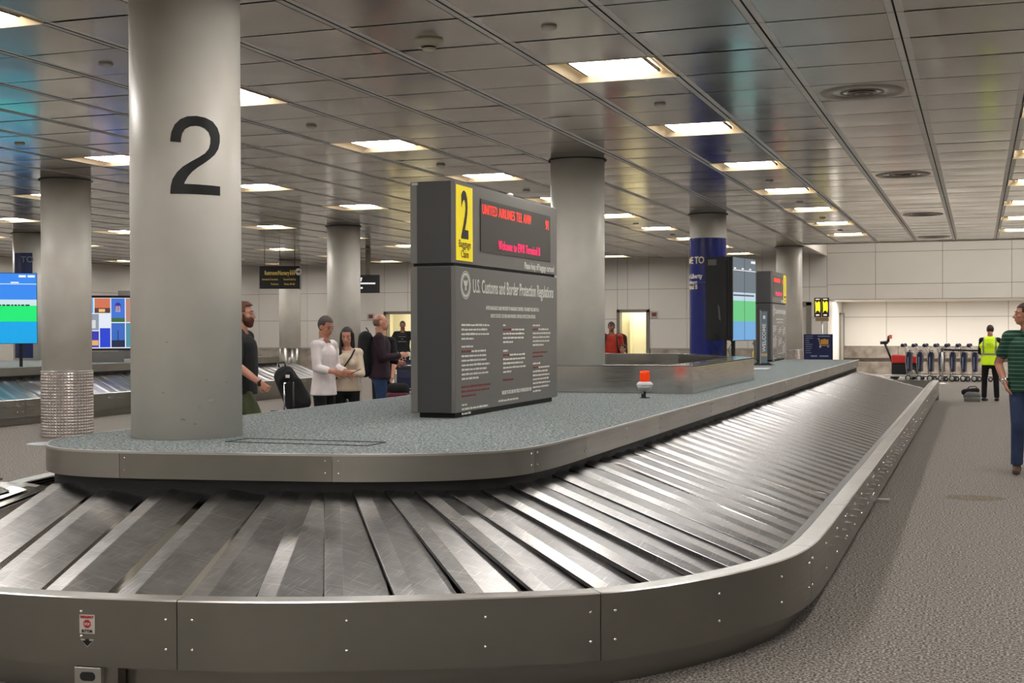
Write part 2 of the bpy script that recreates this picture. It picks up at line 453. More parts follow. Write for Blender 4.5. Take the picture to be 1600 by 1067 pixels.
# recess
struct(wall_grid('wall_recess', [-4.55] + [-3.047+2.0*k for k in range(0, 8)], [0.95, 1.975, 2.52], WY2, M_wall_w, M_joint))
m = MB()
for k in range(9):
    xa = -4.55 + k*1.9; m.box(xa+0.006, min(xa+1.9, RX)-0.006, WY2-0.05, WY2, 0.0, 0.94)
m.box(-4.55, RX, WY2-0.06, WY2, 0.94, 0.96)
struct(m.build('baseboard_recess', M_granite))
m = MB(); m.box(-4.55, RX, WY2-0.11, WY2-0.05, 0.46, 0.54); struct(m.build('trim_2', mat('bumper rail', srgb(70, 58, 50), 0.5)))
m = MB(); m.box(-4.75, -4.55, WY+0.2, WY2, 0, 2.52); struct(m.build('wall_recess_left', M_wall_w))
m = MB(); m.box(-4.56, -4.50, 46.9, 47.95, 0, 2.06, 0); m.box(-4.57, -4.49, 46.86, 46.94, 0, 2.1, 1); m.box(-4.57, -4.48, 47.93, 47.995, 0, 2.1, 1)
m.box(-4.57, -4.48, 46.86, 47.99, 2.06, 2.12, 1)
struct(m.build('door_3', [M_door, M_frame]))
m = MB(); m.box(-4.75, RX, WY+0.3, WY2+0.2, 2.5, 2.6); struct(m.build('ceiling_recess', M_wall_w)); bpy.data.objects['ceiling_recess'].name = 'ceiling.002'
m = MB(); m.box(LX-0.2, LX, BY, WY+0.2, 0, ZC+1.7); struct(m.build('wall_left', M_wall))
m = MB()
for z in (1.92, 2.91): m.box(LX, LX+0.004, BY, WY, z, z+0.014)
for k in range(20): y = WY-2.7*k; m.box(LX, LX+0.004, y, y+0.014, 0.94, ZC)
o = struct(m.build('trim_3', M_joint))
m = MB(); m.box(RX, RX+0.2, BY, WY2, 0, ZC+1.7); struct(m.build('wall_right', M_wall))
m = MB(); m.box(LX-.2, RX+.2, BY-0.2, BY, 0, ZC+1.7); struct(m.build('wall_front', M_wall))

# doors: lit openings
M_lit = mat('lit corridor wall', srgb(238, 232, 205), 0.6)
for n_, (xa, xb) in ((1, door1), (2, door2)):
    m = MB(); f_ = 0.09
    m.box(xa-0.02, xa+f_, WY-0.05, WY+0.25, 0, DZ+0.02); m.box(xb-f_, xb+0.02, WY-0.05, WY+0.25, 0, DZ+0.02); m.box(xa-0.02, xb+0.02, WY-0.05, WY+0.25, DZ-0.06, DZ+0.04)
    struct(m.build('door_%d' % n_, M_frame))
    m = MB(); m.box(xa-1.2, xb+1.2, WY+1.6, WY+1.7, 0, 2.6); m.box(xa-0.5, xa-0.4, WY+0.2, WY+1.7, 0, 2.6); m.box(xb+0.4, xb+0.5, WY+0.2, WY+1.7, 0, 2.6); m.box(xa-1.2, xb+1.2, WY+0.2, WY+1.7, 2.6, 2.7); m.box(xa-1.2, xb+1.2, WY+0.2, WY+1.7, -0.02, 0.001)
    if n_ == 1:
        m.box(xa+0.12, xa+0.14, WY+1.2, WY+1.58, 0, 2.15); 
    struct(m.build('wall_corridor', M_lit))
    ld = bpy.data.lights.new('corridor_lamp', 'AREA'); ld.shape = 'RECTANGLE'; ld.size = 0.9; ld.size_y = 0.5; ld.energy = 34; ld.color = (1, 0.93, 0.76)
    lo = bpy.data.objects.new('corridor_lamp', ld); C.objects.link(lo); lo.location = ((xa+xb)/2, WY+0.9, 2.58)
for xw in (-3.6, -1.0, 1.6, 4.2, 6.8):
    ld = bpy.data.lights.new('recess_lamp', 'AREA'); ld.shape = 'RECTANGLE'; ld.size = 1.6; ld.size_y = 0.3; ld.energy = 92; ld.color = (1, 0.965, 0.91)
    lo = bpy.data.objects.new('recess_lamp', ld); C.objects.link(lo); lo.location = (xw, 45.6, 2.48)
ld = bpy.data.lights.new('cove_lamp', 'AREA'); ld.shape = 'RECTANGLE'; ld.size = 14; ld.size_y = 0.4; ld.energy = 520; ld.color = (1, 0.965, 0.91)
lo = bpy.data.objects.new('cove_lamp', ld); C.objects.link(lo); lo.location = (3, 39.5, ZC+1.5)
m = MB(); m.box(doorg[0], doorg[1], WY+0.05, WY+0.12, 0, 2.34, 0)
m.box(doorg[0]-.06, doorg[0]+.06, WY-0.04, WY+.15, 0, 2.42, 1); m.box(doorg[1]-.1, doorg[1]+.06, WY-0.04, WY+.15, 0, 2.42, 1); m.box(doorg[0]-.06, doorg[1]+.06, WY-0.04, WY+.15, 2.32, 2.44, 1)
struct(m.build('door_4', [M_door, M_frame]))
# notice behind door 1 and fire alarms
x = -10.62
t = empty('wall_notice', (x+0.05, WY+1.59, 1.42), 'black and white notice on the cream wall inside the lit doorway', 'sign')
m = MB(); m.box(-0.11, 0.11, -0.012, 0, -0.2, 0.2); m.build('board', M_ink, t)
m = MB(); m.box(-0.085, 0.085, -0.015, -0.012, -0.07, 0.13); m.build('picture_panel', M_white, t)
m = MB(); m.lathe([(0.045, 0), (0.045, 0.003)], 20); o = m.build('symbol', M_ink, t); o.rotation_euler = (R(90), 0, 0); o.location = (0, -0.016, 0.03)
for (px_, lab) in ((-10.18, 'small fire alarm box on the wall right of the lit doorway with the notice'), (-20.55, 'small fire alarm box on the wall beside the backpack man')):
    t = empty('fire_alarm', (px_, WY-0.001, 2.07), lab, 'fire alarm', 'wall fire alarms')
    m = MB(); m.box(-0.13, 0.13, -0.05, 0, -0.11, 0.11); m.build('housing', mat('alarm beige', srgb(176, 160, 150), .5), t, 0.008)
    m = MB(); m.box(-0.06, 0.10, -0.065, -0.05, -0.07, 0.06); m.build('strobe', mat('alarm maroon', srgb(96, 50, 48), .4), t, 0.005)

# ------------------------------------------------------------------ carousels
def chaikin(p, n=3):
    p = [Vector((a[0], a[1])) for a in p]
    for _ in range(n):
        q = [p[0]]
        for a, b_ in zip(p[:-1], p[1:]): q += [a*.75+b_*.25, a*.25+b_*.75]
        q.append(p[-1]); p = q
    return p
def resample(p, d):
    out = [p[0].copy()]; acc = 0
    for a, b_ in zip(p[:-1], p[1:]):
        l = (b_-a).length
        if l < 1e-9: continue
        t = d - acc
        while t <= l: out.append(a+(b_-a)*(t/l)); t += d
        acc = l - (t - d)
    return out
def normals(p):
    n = []
    for i in range(len(p)):
        t = (p[min(i+1, len(p)-1)]-p[max(i-1, 0)]).normalized(); n.append(Vector((t.y, -t.x)))   # outward for our direction
    return n
def arclen(p):
    s = [0]
    for a, b_ in zip(p[:-1], p[1:]): s.append(s[-1]+(b_-a).length)
    return s
def simplify(p):
    """drop collinear points (keep ends)"""
    out = [p[0]]
    for i in range(1, len(p)-1):
        a = out[-1]; b_ = p[i]; c = p[i+1]
        if abs((b_-a).normalized().cross((c-b_).normalized())) > 0.004 or (b_-a).length > 2.0: out.append(b_)
    out.append(p[-1]); return out
def sub_path(p, s, a, b_):
    def at(x):
        for i in range(len(s)-1):
            if s[i] <= x <= s[i+1]+1e-9:
                t = (x-s[i])/max(1e-9, s[i+1]-s[i]); return p[i].lerp(p[i+1], t)
        return p[-1].copy()
    return [at(a)] + [q for q, t in zip(p, s) if a+0.01 < t < b_-0.01] + [at(b_)]
def sweep(path, prof, mb=None, mi=None, nrm=None, smooth=False, endcaps=True):
    """prof: list of (outward offset, z) closed loop"""
    mb = mb or MB(); nn = nrm or normals(path); k = len(prof); o = len(mb.v)
    for p, n in zip(path, nn):
        for (d, z) in prof: mb.v.append((p.x+n.x*d, p.y+n.y*d, z))
    for i in range(len(path)-1):
        for j in range(k):
            mb.face((o+i*k+j, o+(i+1)*k+j, o+(i+1)*k+(j+1) % k, o+i*k+(j+1) % k), (mi[j] if mi else 0), smooth)
    if endcaps:
        mb.face([o+j for j in range(k)]); e = o+(len(path)-1)*k; mb.face([e+j for j in range(k)][::-1])
    return mb
ZD = HC - 0.70       # deck
ZDB = HC - 0.853     # underside of the deck fascia
ZR = HC - 1.18       # rim top
ZRB = 0.135
deck_c = [(-5.65, 29.3), (-5.65, 20), (-5.65, 12), (-5.65, 8.5), (-5.65, 7.7), (-5.64, 7.3), (-5.56, 6.95), (-5.42, 6.7), (-5.25, 6.53), (-5.05, 6.43), (-4.8, 6.40), (-4.5, 6.42), (-4.0, 6.505),
          (-3.6, 6.57), (-3.3, 6.63), (-3.0, 6.74), (-2.78, 6.87), (-2.6, 7.05), (-2.50, 7.25), (-2.45, 7.55), (-2.43, 8.0), (-2.43, 9), (-2.43, 15), (-2.43, 29.3)]
rim_c = [(-7.35, 30.75), (-7.35, 20), (-7.35, 10.5), (-7.33, 9.4), (-7.2, 8.6), (-6.9, 7.75), (-6.5, 6.9), (-6.0, 6.1), (-5.45, 5.45), (-4.9, 5.02), (-4.5, 4.85), (-4.15, 4.825), (-3.775, 4.85), (-3.3, 4.92),
         (-2.95, 5.01), (-2.64, 5.12), (-2.19, 5.33), (-1.81, 5.53), (-1.56, 5.69), (-1.36, 5.92), (-1.20, 6.17), (-1.05, 6.46), (-0.91, 6.85), (-0.845, 7.25), (-0.83, 7.9), (-0.83, 9), (-0.83, 20), (-0.83, 30.75)]
deck_p = simplify(chaikin(deck_c, 3)); rim_p = simplify(chaikin(rim_c, 3))
car = empty('baggage_carousel', (-4.0, 5.5, 0), 'large stainless steel sloped baggage carousel with a blue grey carpeted deck in the foreground', 'baggage carousel')
CO = Vector((-4.0, 5.5, 0))
def cbuild(mb, name, m, parent=car, off=CO, bevel=0, **k):
    mb.v = [(v[0]-off.x, v[1]-off.y, v[2]-off.z) for v in mb.v]
    return mb.build(name, m, parent, bevel, **k)
def bolt(parent, p, n, r=0.0075, off=CO):
    m = MB(); n3 = Vector((n.x, n.y, 0)); t = Vector((-n.y, n.x, 0)); z = Vector((0, 0, 1)); o = Vector(p)
    rings = [(1, 0), (0.95, .35), (.65, .75), (0.25, .95)]; k = 8; vs = []; fs = []
    for (a, h) in rings:
        for j in range(k): q = 2*math.pi*j/k; vs.append(o+(t*math.cos(q)+z*math.sin(q))*r*a + n3*r*h)
    for i in range(3):
        for j in range(k): fs.append((i*k+j, i*k+(j+1) % k, (i+1)*k+(j+1) % k, (i+1)*k+j))
    fs.append([3*k+j for j in range(k)]); m.add(vs, fs, 0, True)
    return cbuild(m, 'bolt', M_chrome, parent, off)
# arc position of a point on a path
def locate(p, s, q):
    q = Vector(q); best = (9e9, 0)
    for i in range(len(p)-1):
        d = p[i+1]-p[i]; t = max(0, min(1, (q-p[i]).dot(d)/d.length_squared)); e = (p[i]+d*t-q).length
        if e < best[0]: best = (e, s[i]+t*d.length)
    return best[1]
def at_path(p, s, x):
    for i in range(len(s)-1):
        if s[i] <= x <= s[i+1]+1e-9:
            t = (x-s[i])/(s[i+1]-s[i]); d = (p[i+1]-p[i]).normalized(); return p[i].lerp(p[i+1], t), Vector((d.y, -d.x))
    d = (p[-1]-p[-2]).normalized(); return p[-1], Vector((d.y, -d.x))
rs = arclen(rim_p); ds = arclen(deck_p); rn_all = normals(rim_p)
rim_seams = [0] + [locate(rim_p, rs, q) for q in [(-7.35, 26), (-7.35, 22), (-7.35, 18), (-7.35, 14), (-7.35, 10.4), (-5.6, 5.6), (-3.291, 4.92), (-1.589, 5.677), (-0.846, 7.25)]]
s0 = rim_seams[-1]; rim_seams += [s0+1.75]; x = s0+1.75
while x + 2.4 < rs[-1]: x += 2.4; rim_seams.append(x)
rim_seams.append(rs[-1])
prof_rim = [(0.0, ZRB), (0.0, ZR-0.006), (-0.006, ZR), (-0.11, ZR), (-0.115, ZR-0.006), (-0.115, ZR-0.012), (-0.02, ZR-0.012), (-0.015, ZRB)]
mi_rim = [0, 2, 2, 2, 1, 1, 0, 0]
side_k = 0
for a, b_ in zip(rim_seams[:-1], rim_seams[1:]):
    pth = sub_path(rim_p, rs, a+0.002, b_-0.002)
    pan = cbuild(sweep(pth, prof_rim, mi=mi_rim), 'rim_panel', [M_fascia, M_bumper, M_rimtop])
    mid = at_path(rim_p, rs, (a+b_)/2)[0]
    if mid.x < -6.2: continue
    ln = b_-a
    front = mid.y < 6.9
    if front: xs_ = [a+0.07, a+0.07+ln*0.36, a+ln*0.72, b_-0.05] if ln > 1.6 and mid.x > -3.2 else [a+0.06, b_-0.05]
    elif ln < 2: xs_ = [a+0.03, a+0.55, b_-0.6, b_-0.05]
    else: xs_ = [a+0.05, a+0.62, a+1.2, a+1.8, b_-0.05]
    if mid.y > 19: xs_ = [a+0.05, b_-0.05]
    for x in xs_:
        p, n = at_path(rim_p, rs, x)
        for z in (ZR-0.085, ZR-0.215) if front else (ZR-0.07, ZR-0.215):
            bolt(pan, (p.x, p.y, z), n, 0.0085)
# inner rubber lip, kick plate, bed
cbuild(sweep(rim_p, [(-0.112, ZR-0.004), (-0.118, ZR-0.002), (-0.195, ZR-0.040), (-0.20, ZR-0.052), (-0.112, ZR-0.10)]), 'inner_lip', M_bumper)
cbuild(sweep(rim_p, [(-0.11, 0.0), (-0.11, ZR-0.03), (-0.13, ZR-0.03), (-0.13, 0.0)]), 'kick_plate', M_kick)
kick_seams = MB()
# deck: carpeted top, trim, fascia panels
def fill_deck(dp, z, mb, mi=0):
    o = len(mb.v); mb.v += [(p.x, p.y, z) for p in dp]; mb.face([o+i for i in range(len(dp))], mi)
nrm_d = normals(deck_p); inner = [p - n*0.012 for p, n in zip(deck_p, nrm_d)]
m = MB(); fill_deck(inner[::-1], ZD-0.001, m); o = len(m.v); m.v += [(p.x, p.y, ZD-0.03) for p in inner]; m.face([o+i for i in range(len(inner))])
k = len(inner)
for i in range(k): m.face((o-k+(k-1-i), o-k+(k-1-(i+1) % k), o+(i+1) % k, o+i))
cbuild(m, 'deck_carpet', M_deck)
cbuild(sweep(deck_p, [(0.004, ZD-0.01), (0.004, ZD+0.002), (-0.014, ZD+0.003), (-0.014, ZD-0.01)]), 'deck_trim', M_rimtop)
def bracket_path(seams_xy, last): pass
seams = [0] + [locate(deck_p, ds, q) for q in [(-5.65, 22), (-5.65, 15), (-5.65, 9.6), (-4.662, 6.401), (-3.399, 6.60), (-2.475, 7.4)]]
x = seams[-1]
for st in (0.95, 2.1, 2.2, 2.6, 2.6, 2.6, 2.6, 2.6, 2.6): x += st; seams.append(x) if x < ds[-1]-1 else None
seams.append(ds[-1])
for idx, (a, b_) in enumerate(zip(seams[:-1], seams[1:])):
    pth = sub_path(deck_p, ds, a+0.0012, b_-0.0012)
    mid = at_path(deck_p, ds, (a+b_)/2)[0]
    pan = cbuild(sweep(pth, [(0.0, ZDB), (0.0, ZD-0.002), (-0.012, ZD-0.002), (-0.012, ZDB)]), 'deck_fascia_panel', M_fascia_hi if idx % 2 else M_fascia)
    if mid.x < -5.2 and mid.y > 7: continue
    ends = [a+0.035, b_-0.04]
    if (b_-a) > 2 and mid.y < 22: ends.append((a+b_)/2)
    for x in ends:
        p, n = at_path(deck_p, ds, x)
        for z in (ZD-0.035, ZD-0.105): bolt(pan, (p.x, p.y, z), n, 0.0065)
far = MB(); far.box(-5.65, -2.43, 29.29, 29.30, ZDB, ZD); cbuild(far, 'deck_fascia_panel', M_fascia)
ub = MB(); inn2 = [p - n*0.05 for p, n in zip(deck_p, nrm_d)]
sweep(inn2, [(0, 0.3), (0, ZD-0.03), (-0.02, ZD-0.03), (-0.02, 0.3)], ub)
cbuild(ub, 'inner_skirt', M_black)
# bed under the plates
m = MB(); bedo = [p - n*0.14 for p, n in zip(rim_p, rn_all)]
o = len(m.v); m.v += [(p.x, p.y, 0.27) for p in bedo]; m.face([o+i for i in range(len(bedo))][::-1]); cbuild(m, 'belt_bed', M_black)
fr = MB(); fr.box(-7.3, -0.83, 30.66, 30.78, 0, ZR, 0); cbuild(fr, 'rim_panel', M_fascia)

# plates: rigid sheets: narrow bent lip, scuffed face, polished tail sliding under the next
WN, WS, WP = 0.088, 0.205, 0.17
rp = random.Random(21)
def plate(out, ang, ln, parent=car, off=CO, far_=False, wn=WN, ws=WS, wp=WP, flat=None):
    d = Vector((math.cos(ang), math.sin(ang)))      # inner -> outer
    t = Vector((-d.y, d.x))                          # travel (right / far)
    o = Vector(out)
    zo, sl = ZR-0.085, 0.325/ (1.43 if ln < 1.55 else ln-0.08)
    tw = rp.uniform(-0.012, 0.012) if ang < R(-35) else rp.uniform(-0.004, 0.004); tl = rp.uniform(-0.004, 0.004)
    def P3(s_, w_, h): q = o - d*s_ + t*w_; return (q.x, q.y, zo + sl*s_ + h + tw*(w_-0.03)*min(1, s_) + tl*s_)
    mb = MB()
    secs = [(0.0, 0.002, 0), (0.0, 0.0165, 0), (0.003, 0.0185, 0), (wn-0.002, 0.0225, 0), (wn+0.002, 0.0220, 1), (wn+ws, -0.005, 2), (wn+ws+wp, -0.027, 2)]
    if R(-36) < ang: secs = [(w_, h_ + (0.007 if 0 < n_s < 5 else 0), q_) for n_s, (w_, h_, q_) in enumerate(secs)]
    if flat is not None:
        zo -= 0.003*flat
        secs = [(0.0, 0.006, 0), (0.0, 0.014, 0), (0.003, 0.0155, 0), (wn-0.002, 0.0165, 0), (wn+0.002, 0.016, 1), (wn+ws, 0.008, 1), (wn+ws+wp, 0.002, 1)]
    k = len(secs); vs = []
    for s_ in (-0.03, ln):
        for (w_, h, _) in secs: vs.append(P3(s_, w_, h))
    for s_ in (-0.03, ln):
        for (w_, h, _) in secs: vs.append(P3(s_, w_, h-0.004))
    fs = [(i, i+1, k+i+1, k+i) for i in range(k-1)]; mi = [0, 0, 0, 0, 1, 2]
    for f_, q in zip(fs, mi): mb.add([], [], 0)
    mb.v = vs
    for n_f, (f_, q) in enumerate(zip(fs, mi)): mb.face(f_, 3 if n_f == 0 and flat is None else q)  # upright face of the steel lip painted black, standing in for the shaded gap
    for i in range(k-1): mb.face((2*k+i, 3*k+i, 3*k+i+1, 2*k+i+1), 1)
    for a in (0, k):
        for i in range(k-1): mb.face((a+i, 2*k+a+i, 2*k+a+i+1, a+i+1), 1)
    mb.face((0, k, 3*k, 2*k), 1); mb.face((k-1, 3*k-1, 4*k-1, 2*k-1), 1)
    return mb
outer = [(-4.52, 5.065), (-4.151, 5.074), (-3.776, 5.12), (-3.417, 5.175), (-3.099, 5.245), (-2.787, 5.335), (-2.472, 5.449), (-2.169, 5.595), (-1.895, 5.779), (-1.673, 6.0), (-1.475, 6.248), (-1.326, 6.53),
         (-1.196, 6.782), (-1.126, 7.048), (-1.084, 7.34), (-1.068, 7.654), (-1.06, 7.98)]
angs = [-77.5, -77.8, -77.3, -75.5, -69.9, -62.5, -55.7, -49.6, -43.3, -37.7, -33.4, -29.5, -28.2, -28.5, -29.3, -30.2, -31.0]
pl = [(o_, a_, 1.47) for o_, a_ in zip(outer, angs)]
pl = [(o_, a_, 1.42 + 0.08 + max(0, (k-10))*0.034) for k, (o_, a_, _) in enumerate(pl)]
y = 7.98
while y < 27.2: y += 0.32; pl.append(((-1.055, y), -31.5, 1.78))
# left corner, swinging round to the far side
lc = []
a = -77.5; q = Vector((-4.52, 5.065)); inn = q - Vector((math.cos(R(a)), math.sin(R(a))))*1.45
for k, (stp, rot_) in enumerate([(0.34, 1.5), (0.26, 5.0), (0.12, 8.0)] + [(0.072, 9.8)]*9):
    a -= rot_
    tdir = Vector((math.cos(R(a-90)), math.sin(R(a-90))))
    inn = inn + tdir*stp
    q = inn + Vector((math.cos(R(a)), math.sin(R(a))))*1.45
    lc.append(((q.x, q.y), a, 1.5002 if k > 1 else 1.5))
yy = q.y
for k in range(8): yy += 0.32; lc.append(((-7.12, yy), -180, 1.5))
pl = [(o_, a_, l_) for (o_, a_, l_) in lc][::-1] + pl
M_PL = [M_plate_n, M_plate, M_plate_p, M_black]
print('plates', len(pl))
for kp, (o_, a_, l_) in enumerate(pl[:100]):
    fl_ = max(0, 17-kp) if l_ < 1.51 and a_ < -84 else None
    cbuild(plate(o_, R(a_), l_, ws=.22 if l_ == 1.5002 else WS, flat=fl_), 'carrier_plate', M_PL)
rest = MB()
for (o_, a_, l_) in pl[100:] + [((-7.12, yy+0.34*(k+1)), -180, 1.5) for k in range(int((29-yy)/0.34))]:
    q = plate(o_, R(a_), l_); off = len(rest.v); rest.v += q.v
    for f_, mi_ in zip(q.f, q.m): rest.face([off+i for i in f_], mi_)
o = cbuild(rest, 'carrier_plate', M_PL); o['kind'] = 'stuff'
# hatch outline in the deck carpet and cable grommet
m = MB(); hz = ZD
def bar2(mb, a, b_, w_, z0, z1, mi=0):
    a = Vector(a); b_ = Vector(b_); d = (b_-a).normalized(); n = Vector((-d.y, d.x))*w_/2
    q = [a-n, b_-n, b_+n, a+n]; vs = [(v.x, v.y, z0) for v in q]+[(v.x, v.y, z1) for v in q]
    mb.add(vs, [(0,3,2,1),(4,5,6,7),(0,1,5,4),(1,2,6,5),(2,3,7,6),(3,0,4,7)], mi)
H4 = [(-4.42, 7.16), (-3.45, 7.16), (-3.45, 7.42), (-4.42, 7.42)]
for i in range(4): bar2(m, H4[i], H4[(i+1) % 4], 0.014, ZD, ZD+0.003)
cbuild(m, 'deck_hatch_edge', M_black)
m = MB(); m.box(-3.55, -3.50, 7.17, 7.21, ZD, ZD+0.006); cbuild(m, 'hatch_catch', M_chrome)
# emergency stop sticker, arrow, and stop box
p, n = at_path(rim_p, rs, locate(rim_p, rs, (-3.73, 4.86))); n3 = Vector((n.x, n.y, 0)); t3 = Vector((-n.y, n.x, 0)); ux, uy = t3, Vector((0, 0, 1))
# find the path point seen at pixel column 134
def pix_dir(u): 
    d = fwd + r2*((u-800)/F_PX); return Vector((d.x, d.y)).normalized()
def path_at_pixel(pth, s, u, lo, hi):
    d = pix_dir(u); best = (9e9, 0)
    x = lo
    while x < hi:
        q, nn = at_path(pth, s, x); e = abs(q.x*d.y - q.y*d.x)
        if e < best[0] and q.dot(d) > 0: best = (e, x)
        x += 0.004
    return best[1]
sx = path_at_pixel(rim_p, rs, 134, rim_seams[6], rim_seams[7]+0.2)
p, n = at_path(rim_p, rs, sx); n3 = Vector((n.x, n.y, 0)); t3 = Vector((-n.y, n.x, 0))
def on(p, n3, t3, a, z, d=0.0): return Vector((p.x, p.y, 0)) + t3*a + n3*d + Vector((0, 0, z))
stk = MB(); zc = ZR-0.118; hw, hh = 0.037, 0.042
def rect(mb, a0, a1, z0, z1, d, mi, th=0.0008):
    q = [on(p, n3, t3, a0, z0, d), on(p, n3, t3, a1, z0, d), on(p, n3, t3, a1, z1, d), on(p, n3, t3, a0, z1, d)]
    bk = [v - n3*th for v in q]
    mb.add(q+bk, [(0,1,2,3),(7,6,5,4),(0,4,5,1),(1,5,6,2),(2,6,7,3),(3,7,4,0)], mi)
M_stk = mat('sticker white', srgb(200, 192, 182), 0.5); M_sred = mat('sticker red', srgb(176, 30, 36), 0.5)
rect(stk, -hw, hw, zc-hh, zc+hh, 0.0015, 0)
rect(stk, -hw, hw, zc+hh-0.018, zc+hh, 0.0019, 0)
oc = [on(p, n3, t3, 0.018*math.cos(R(22.5+45*i))/math.cos(R(22.5)), zc+0.001+0.018*math.sin(R(22.5+45*i))/math.cos(R(22.5)), 0.0022) for i in range(8)]
stk.add(oc, [tuple(range(8))], 1)
put_text(stk, 'EMERGENCY', 0.016, on(p, n3, t3, 0, zc+hh-0.016, 0.002), t3, (0, 0, 1), 'CENTER', 0.70, 1, 0.0006, 0.0006)
put_text(stk, 'STOP', 0.015, on(p, n3, t3, 0, zc-0.0045, 0.0024), t3, (0, 0, 1), 'CENTER', 0.75, 0, 0.0006, 0.0006)
put_text(stk, 'BUTTON', 0.018, on(p, n3, t3, 0, zc-hh+0.005, 0.002), t3, (0, 0, 1), 'CENTER', 0.70, 2, 0.0006, 0.0006)
o = cbuild(stk, 'emergency_stop_sticker', [M_stk, M_sred, M_ink]); o['label'] = 'worn white and red emergency stop button sticker'
arr = MB()
def tri(mb, pts_, d, mi): mb.add([on(p, n3, t3, a, z, d) for a, z in pts_], [tuple(range(len(pts_)))], mi)
tri(arr, [(-0.034, zc-0.066), (0.0, zc-0.103), (0.034, zc-0.066)], 0.0012, 0)
tri(arr, [(-0.026, zc-0.073), (0.0, zc-0.098), (0.026, zc-0.073), (0.010, zc-0.073), (0.010, zc-0.066), (-0.010, zc-0.066), (-0.010, zc-0.073)], 0.0018, 1)
o = cbuild(arr, 'arrow_sticker', [M_stk, M_ink]); o['label'] = 'white triangle sticker with a black down arrow'
for dz in (zc+hh+0.013, zc-hh-0.012): bolt(car, on(p, n3, t3, -0.028, dz), n, 0.008)
sb = MB()
def obox(mb, p, n3, t3, a0, a1, z0, z1, d0, d1, mi=0):
    q = [on(p, n3, t3, a, z, d) for d in (d0, d1) for (a, z) in ((a0, z0), (a1, z0), (a1, z1), (a0, z1))]
    mb.add(q, [(3,2,1,0),(4,5,6,7),(0,1,5,4),(1,2,6,5),(2,3,7,6),(3,0,4,7)], mi)
obox(sb, p, n3, t3, -0.065, 0.065, 0.0, ZRB-0.004, -0.10, 0.0)
box_o = cbuild(sb, 'stop_button_box', M_steel, bevel=0.003)
sl_ = MB(); q = []
for i in range(24):
    an = 2*math.pi*i/24; cx_ = 0.018 if math.cos(an) > 0 else -0.018; q.append((cx_+0.020*math.cos(an), ZRB-0.045+0.020*math.sin(an)))
tri(sl_, q, 0.0012, 0); o = cbuild(sl_, 'oval_opening', M_black, box_o)
sl_ = MB(); obox(sl_, p, n3, t3, 0.066, 0.13, 0.0, ZRB-0.004, -0.10, -0.03); cbuild(sl_, 'stop_button_cover', M_kick)
# small foot bracket
p2_, n2_ = at_path(rim_p, rs, locate(rim_p, rs, (-0.83, 11.9)))
fb = MB(); obox(fb, p2_, Vector((n2_.x, n2_.y, 0)), Vector((-n2_.y, n2_.x, 0)), -0.05, 0.05, 0.10, 0.125, -0.1, 0.10); cbuild(fb, 'foot_bracket', M_steel)

# left carousel (same maker, seen from its long side)
car2 = empty('baggage_carousel', (-15.35, 20, 0), 'second stainless steel baggage carousel at the far left behind the steel-clad column', 'baggage carousel')
O2 = Vector((-15.35, 20, 0))
p2 = [Vector((-15.35, 6.0)), Vector((-15.35, 31.0))]
nn2 = [Vector((1, 0))]*2
for k in range(10):
    a, b_ = 6+2.5*k, 8.5+2.5*k
    pan = cbuild(sweep([Vector((-15.35, a+.002)), Vector((-15.35, b_-.002))], prof_rim, mi=mi_rim, nrm=nn2), 'rim_panel', [M_fascia, M_bumper, M_rimtop], car2, O2)
    if a > 14:
        for yy_ in (b_-0.2, b_-0.06, ):
            for z in (ZR-0.085, ZR-0.215): bolt(pan, (-15.35, yy_, z), Vector((1, 0)), 0.009, O2)
cbuild(sweep(p2, [(-0.112, ZR-0.004), (-0.118, ZR-0.002), (-0.195, ZR-0.040), (-0.20, ZR-0.052), (-0.112, ZR-0.10)], nrm=nn2), 'inner_lip', M_bumper, car2, O2)
cbuild(sweep(p2, [(-0.12, 0.0), (-0.12, ZR-0.03), (-0.14, ZR-0.03), (-0.14, 0.0)], nrm=nn2), 'kick_plate', M_kick, car2, O2)
m = MB(); m.box(-21.0, -16.95, 6, 30, ZD-0.02, ZD-0.001); cbuild(m, 'deck_carpet', M_deck, car2, O2)
for k in range(8): m = MB(); m.box(-16.95, -16.935, 6+3*k+.002, 9+3*k-.002, ZDB, ZD); cbuild(m, 'deck_fascia_panel', M_fascia, car2, O2)
m = MB(); m.box(-21.0, -17.0, 6, 30, 0.2, ZD-0.02); m.box(-17.0, -15.5, 6, 31, 0.0, 0.28); cbuild(m, 'belt_bed', M_black, car2, O2)
y = 6.4
while y < 30.0:
    mb = plate((-15.56, y), R(-31.5), 1.78)
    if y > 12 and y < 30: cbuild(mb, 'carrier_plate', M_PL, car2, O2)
    y += 0.32
m = MB(); m.box(-21, -15.35, 30.95, 31.0, 0, ZR); cbuild(m, 'rim_panel', M_fascia, car2, O2)

# ------------------------------------------------------------------ columns
def cyl(mb, cx, cy, r, z0, z1, n=64, mi=0): mb.lathe([(r, z0), (r, z1)], n, cx, cy, mi)
M_clad = mat('woven steel cladding', (0.52, 0.47, 0.44, 1), 0.35, 1.0)
def clad(mb, r, z0, z1, nu=96, dz=0.022):
    """pressed pattern of small pyramids"""
    nz = int((z1-z0)/dz); o = len(mb.v)
    for i in range(nz+1):
        for j in range(nu):
            q = 2*math.pi*j/nu; h = 0.010 if (i % 2 == 1 and j % 2 == 1) else 0.0
            mb.v.append(((r+h)*math.cos(q), (r+h)*math.sin(q), z0+(z1-z0)*i/nz))
    for i in range(nz):
        for j in range(nu):
            a, b_, c, d = o+i*nu+j, o+i*nu+(j+1) % nu, o+(i+1)*nu+(j+1) % nu, o+(i+1)*nu+j
            if (i+j) % 2 == 0: mb.face((a, b_, c)); mb.face((a, c, d))
            else: mb.face((a, b_, d)); mb.face((b_, c, d))
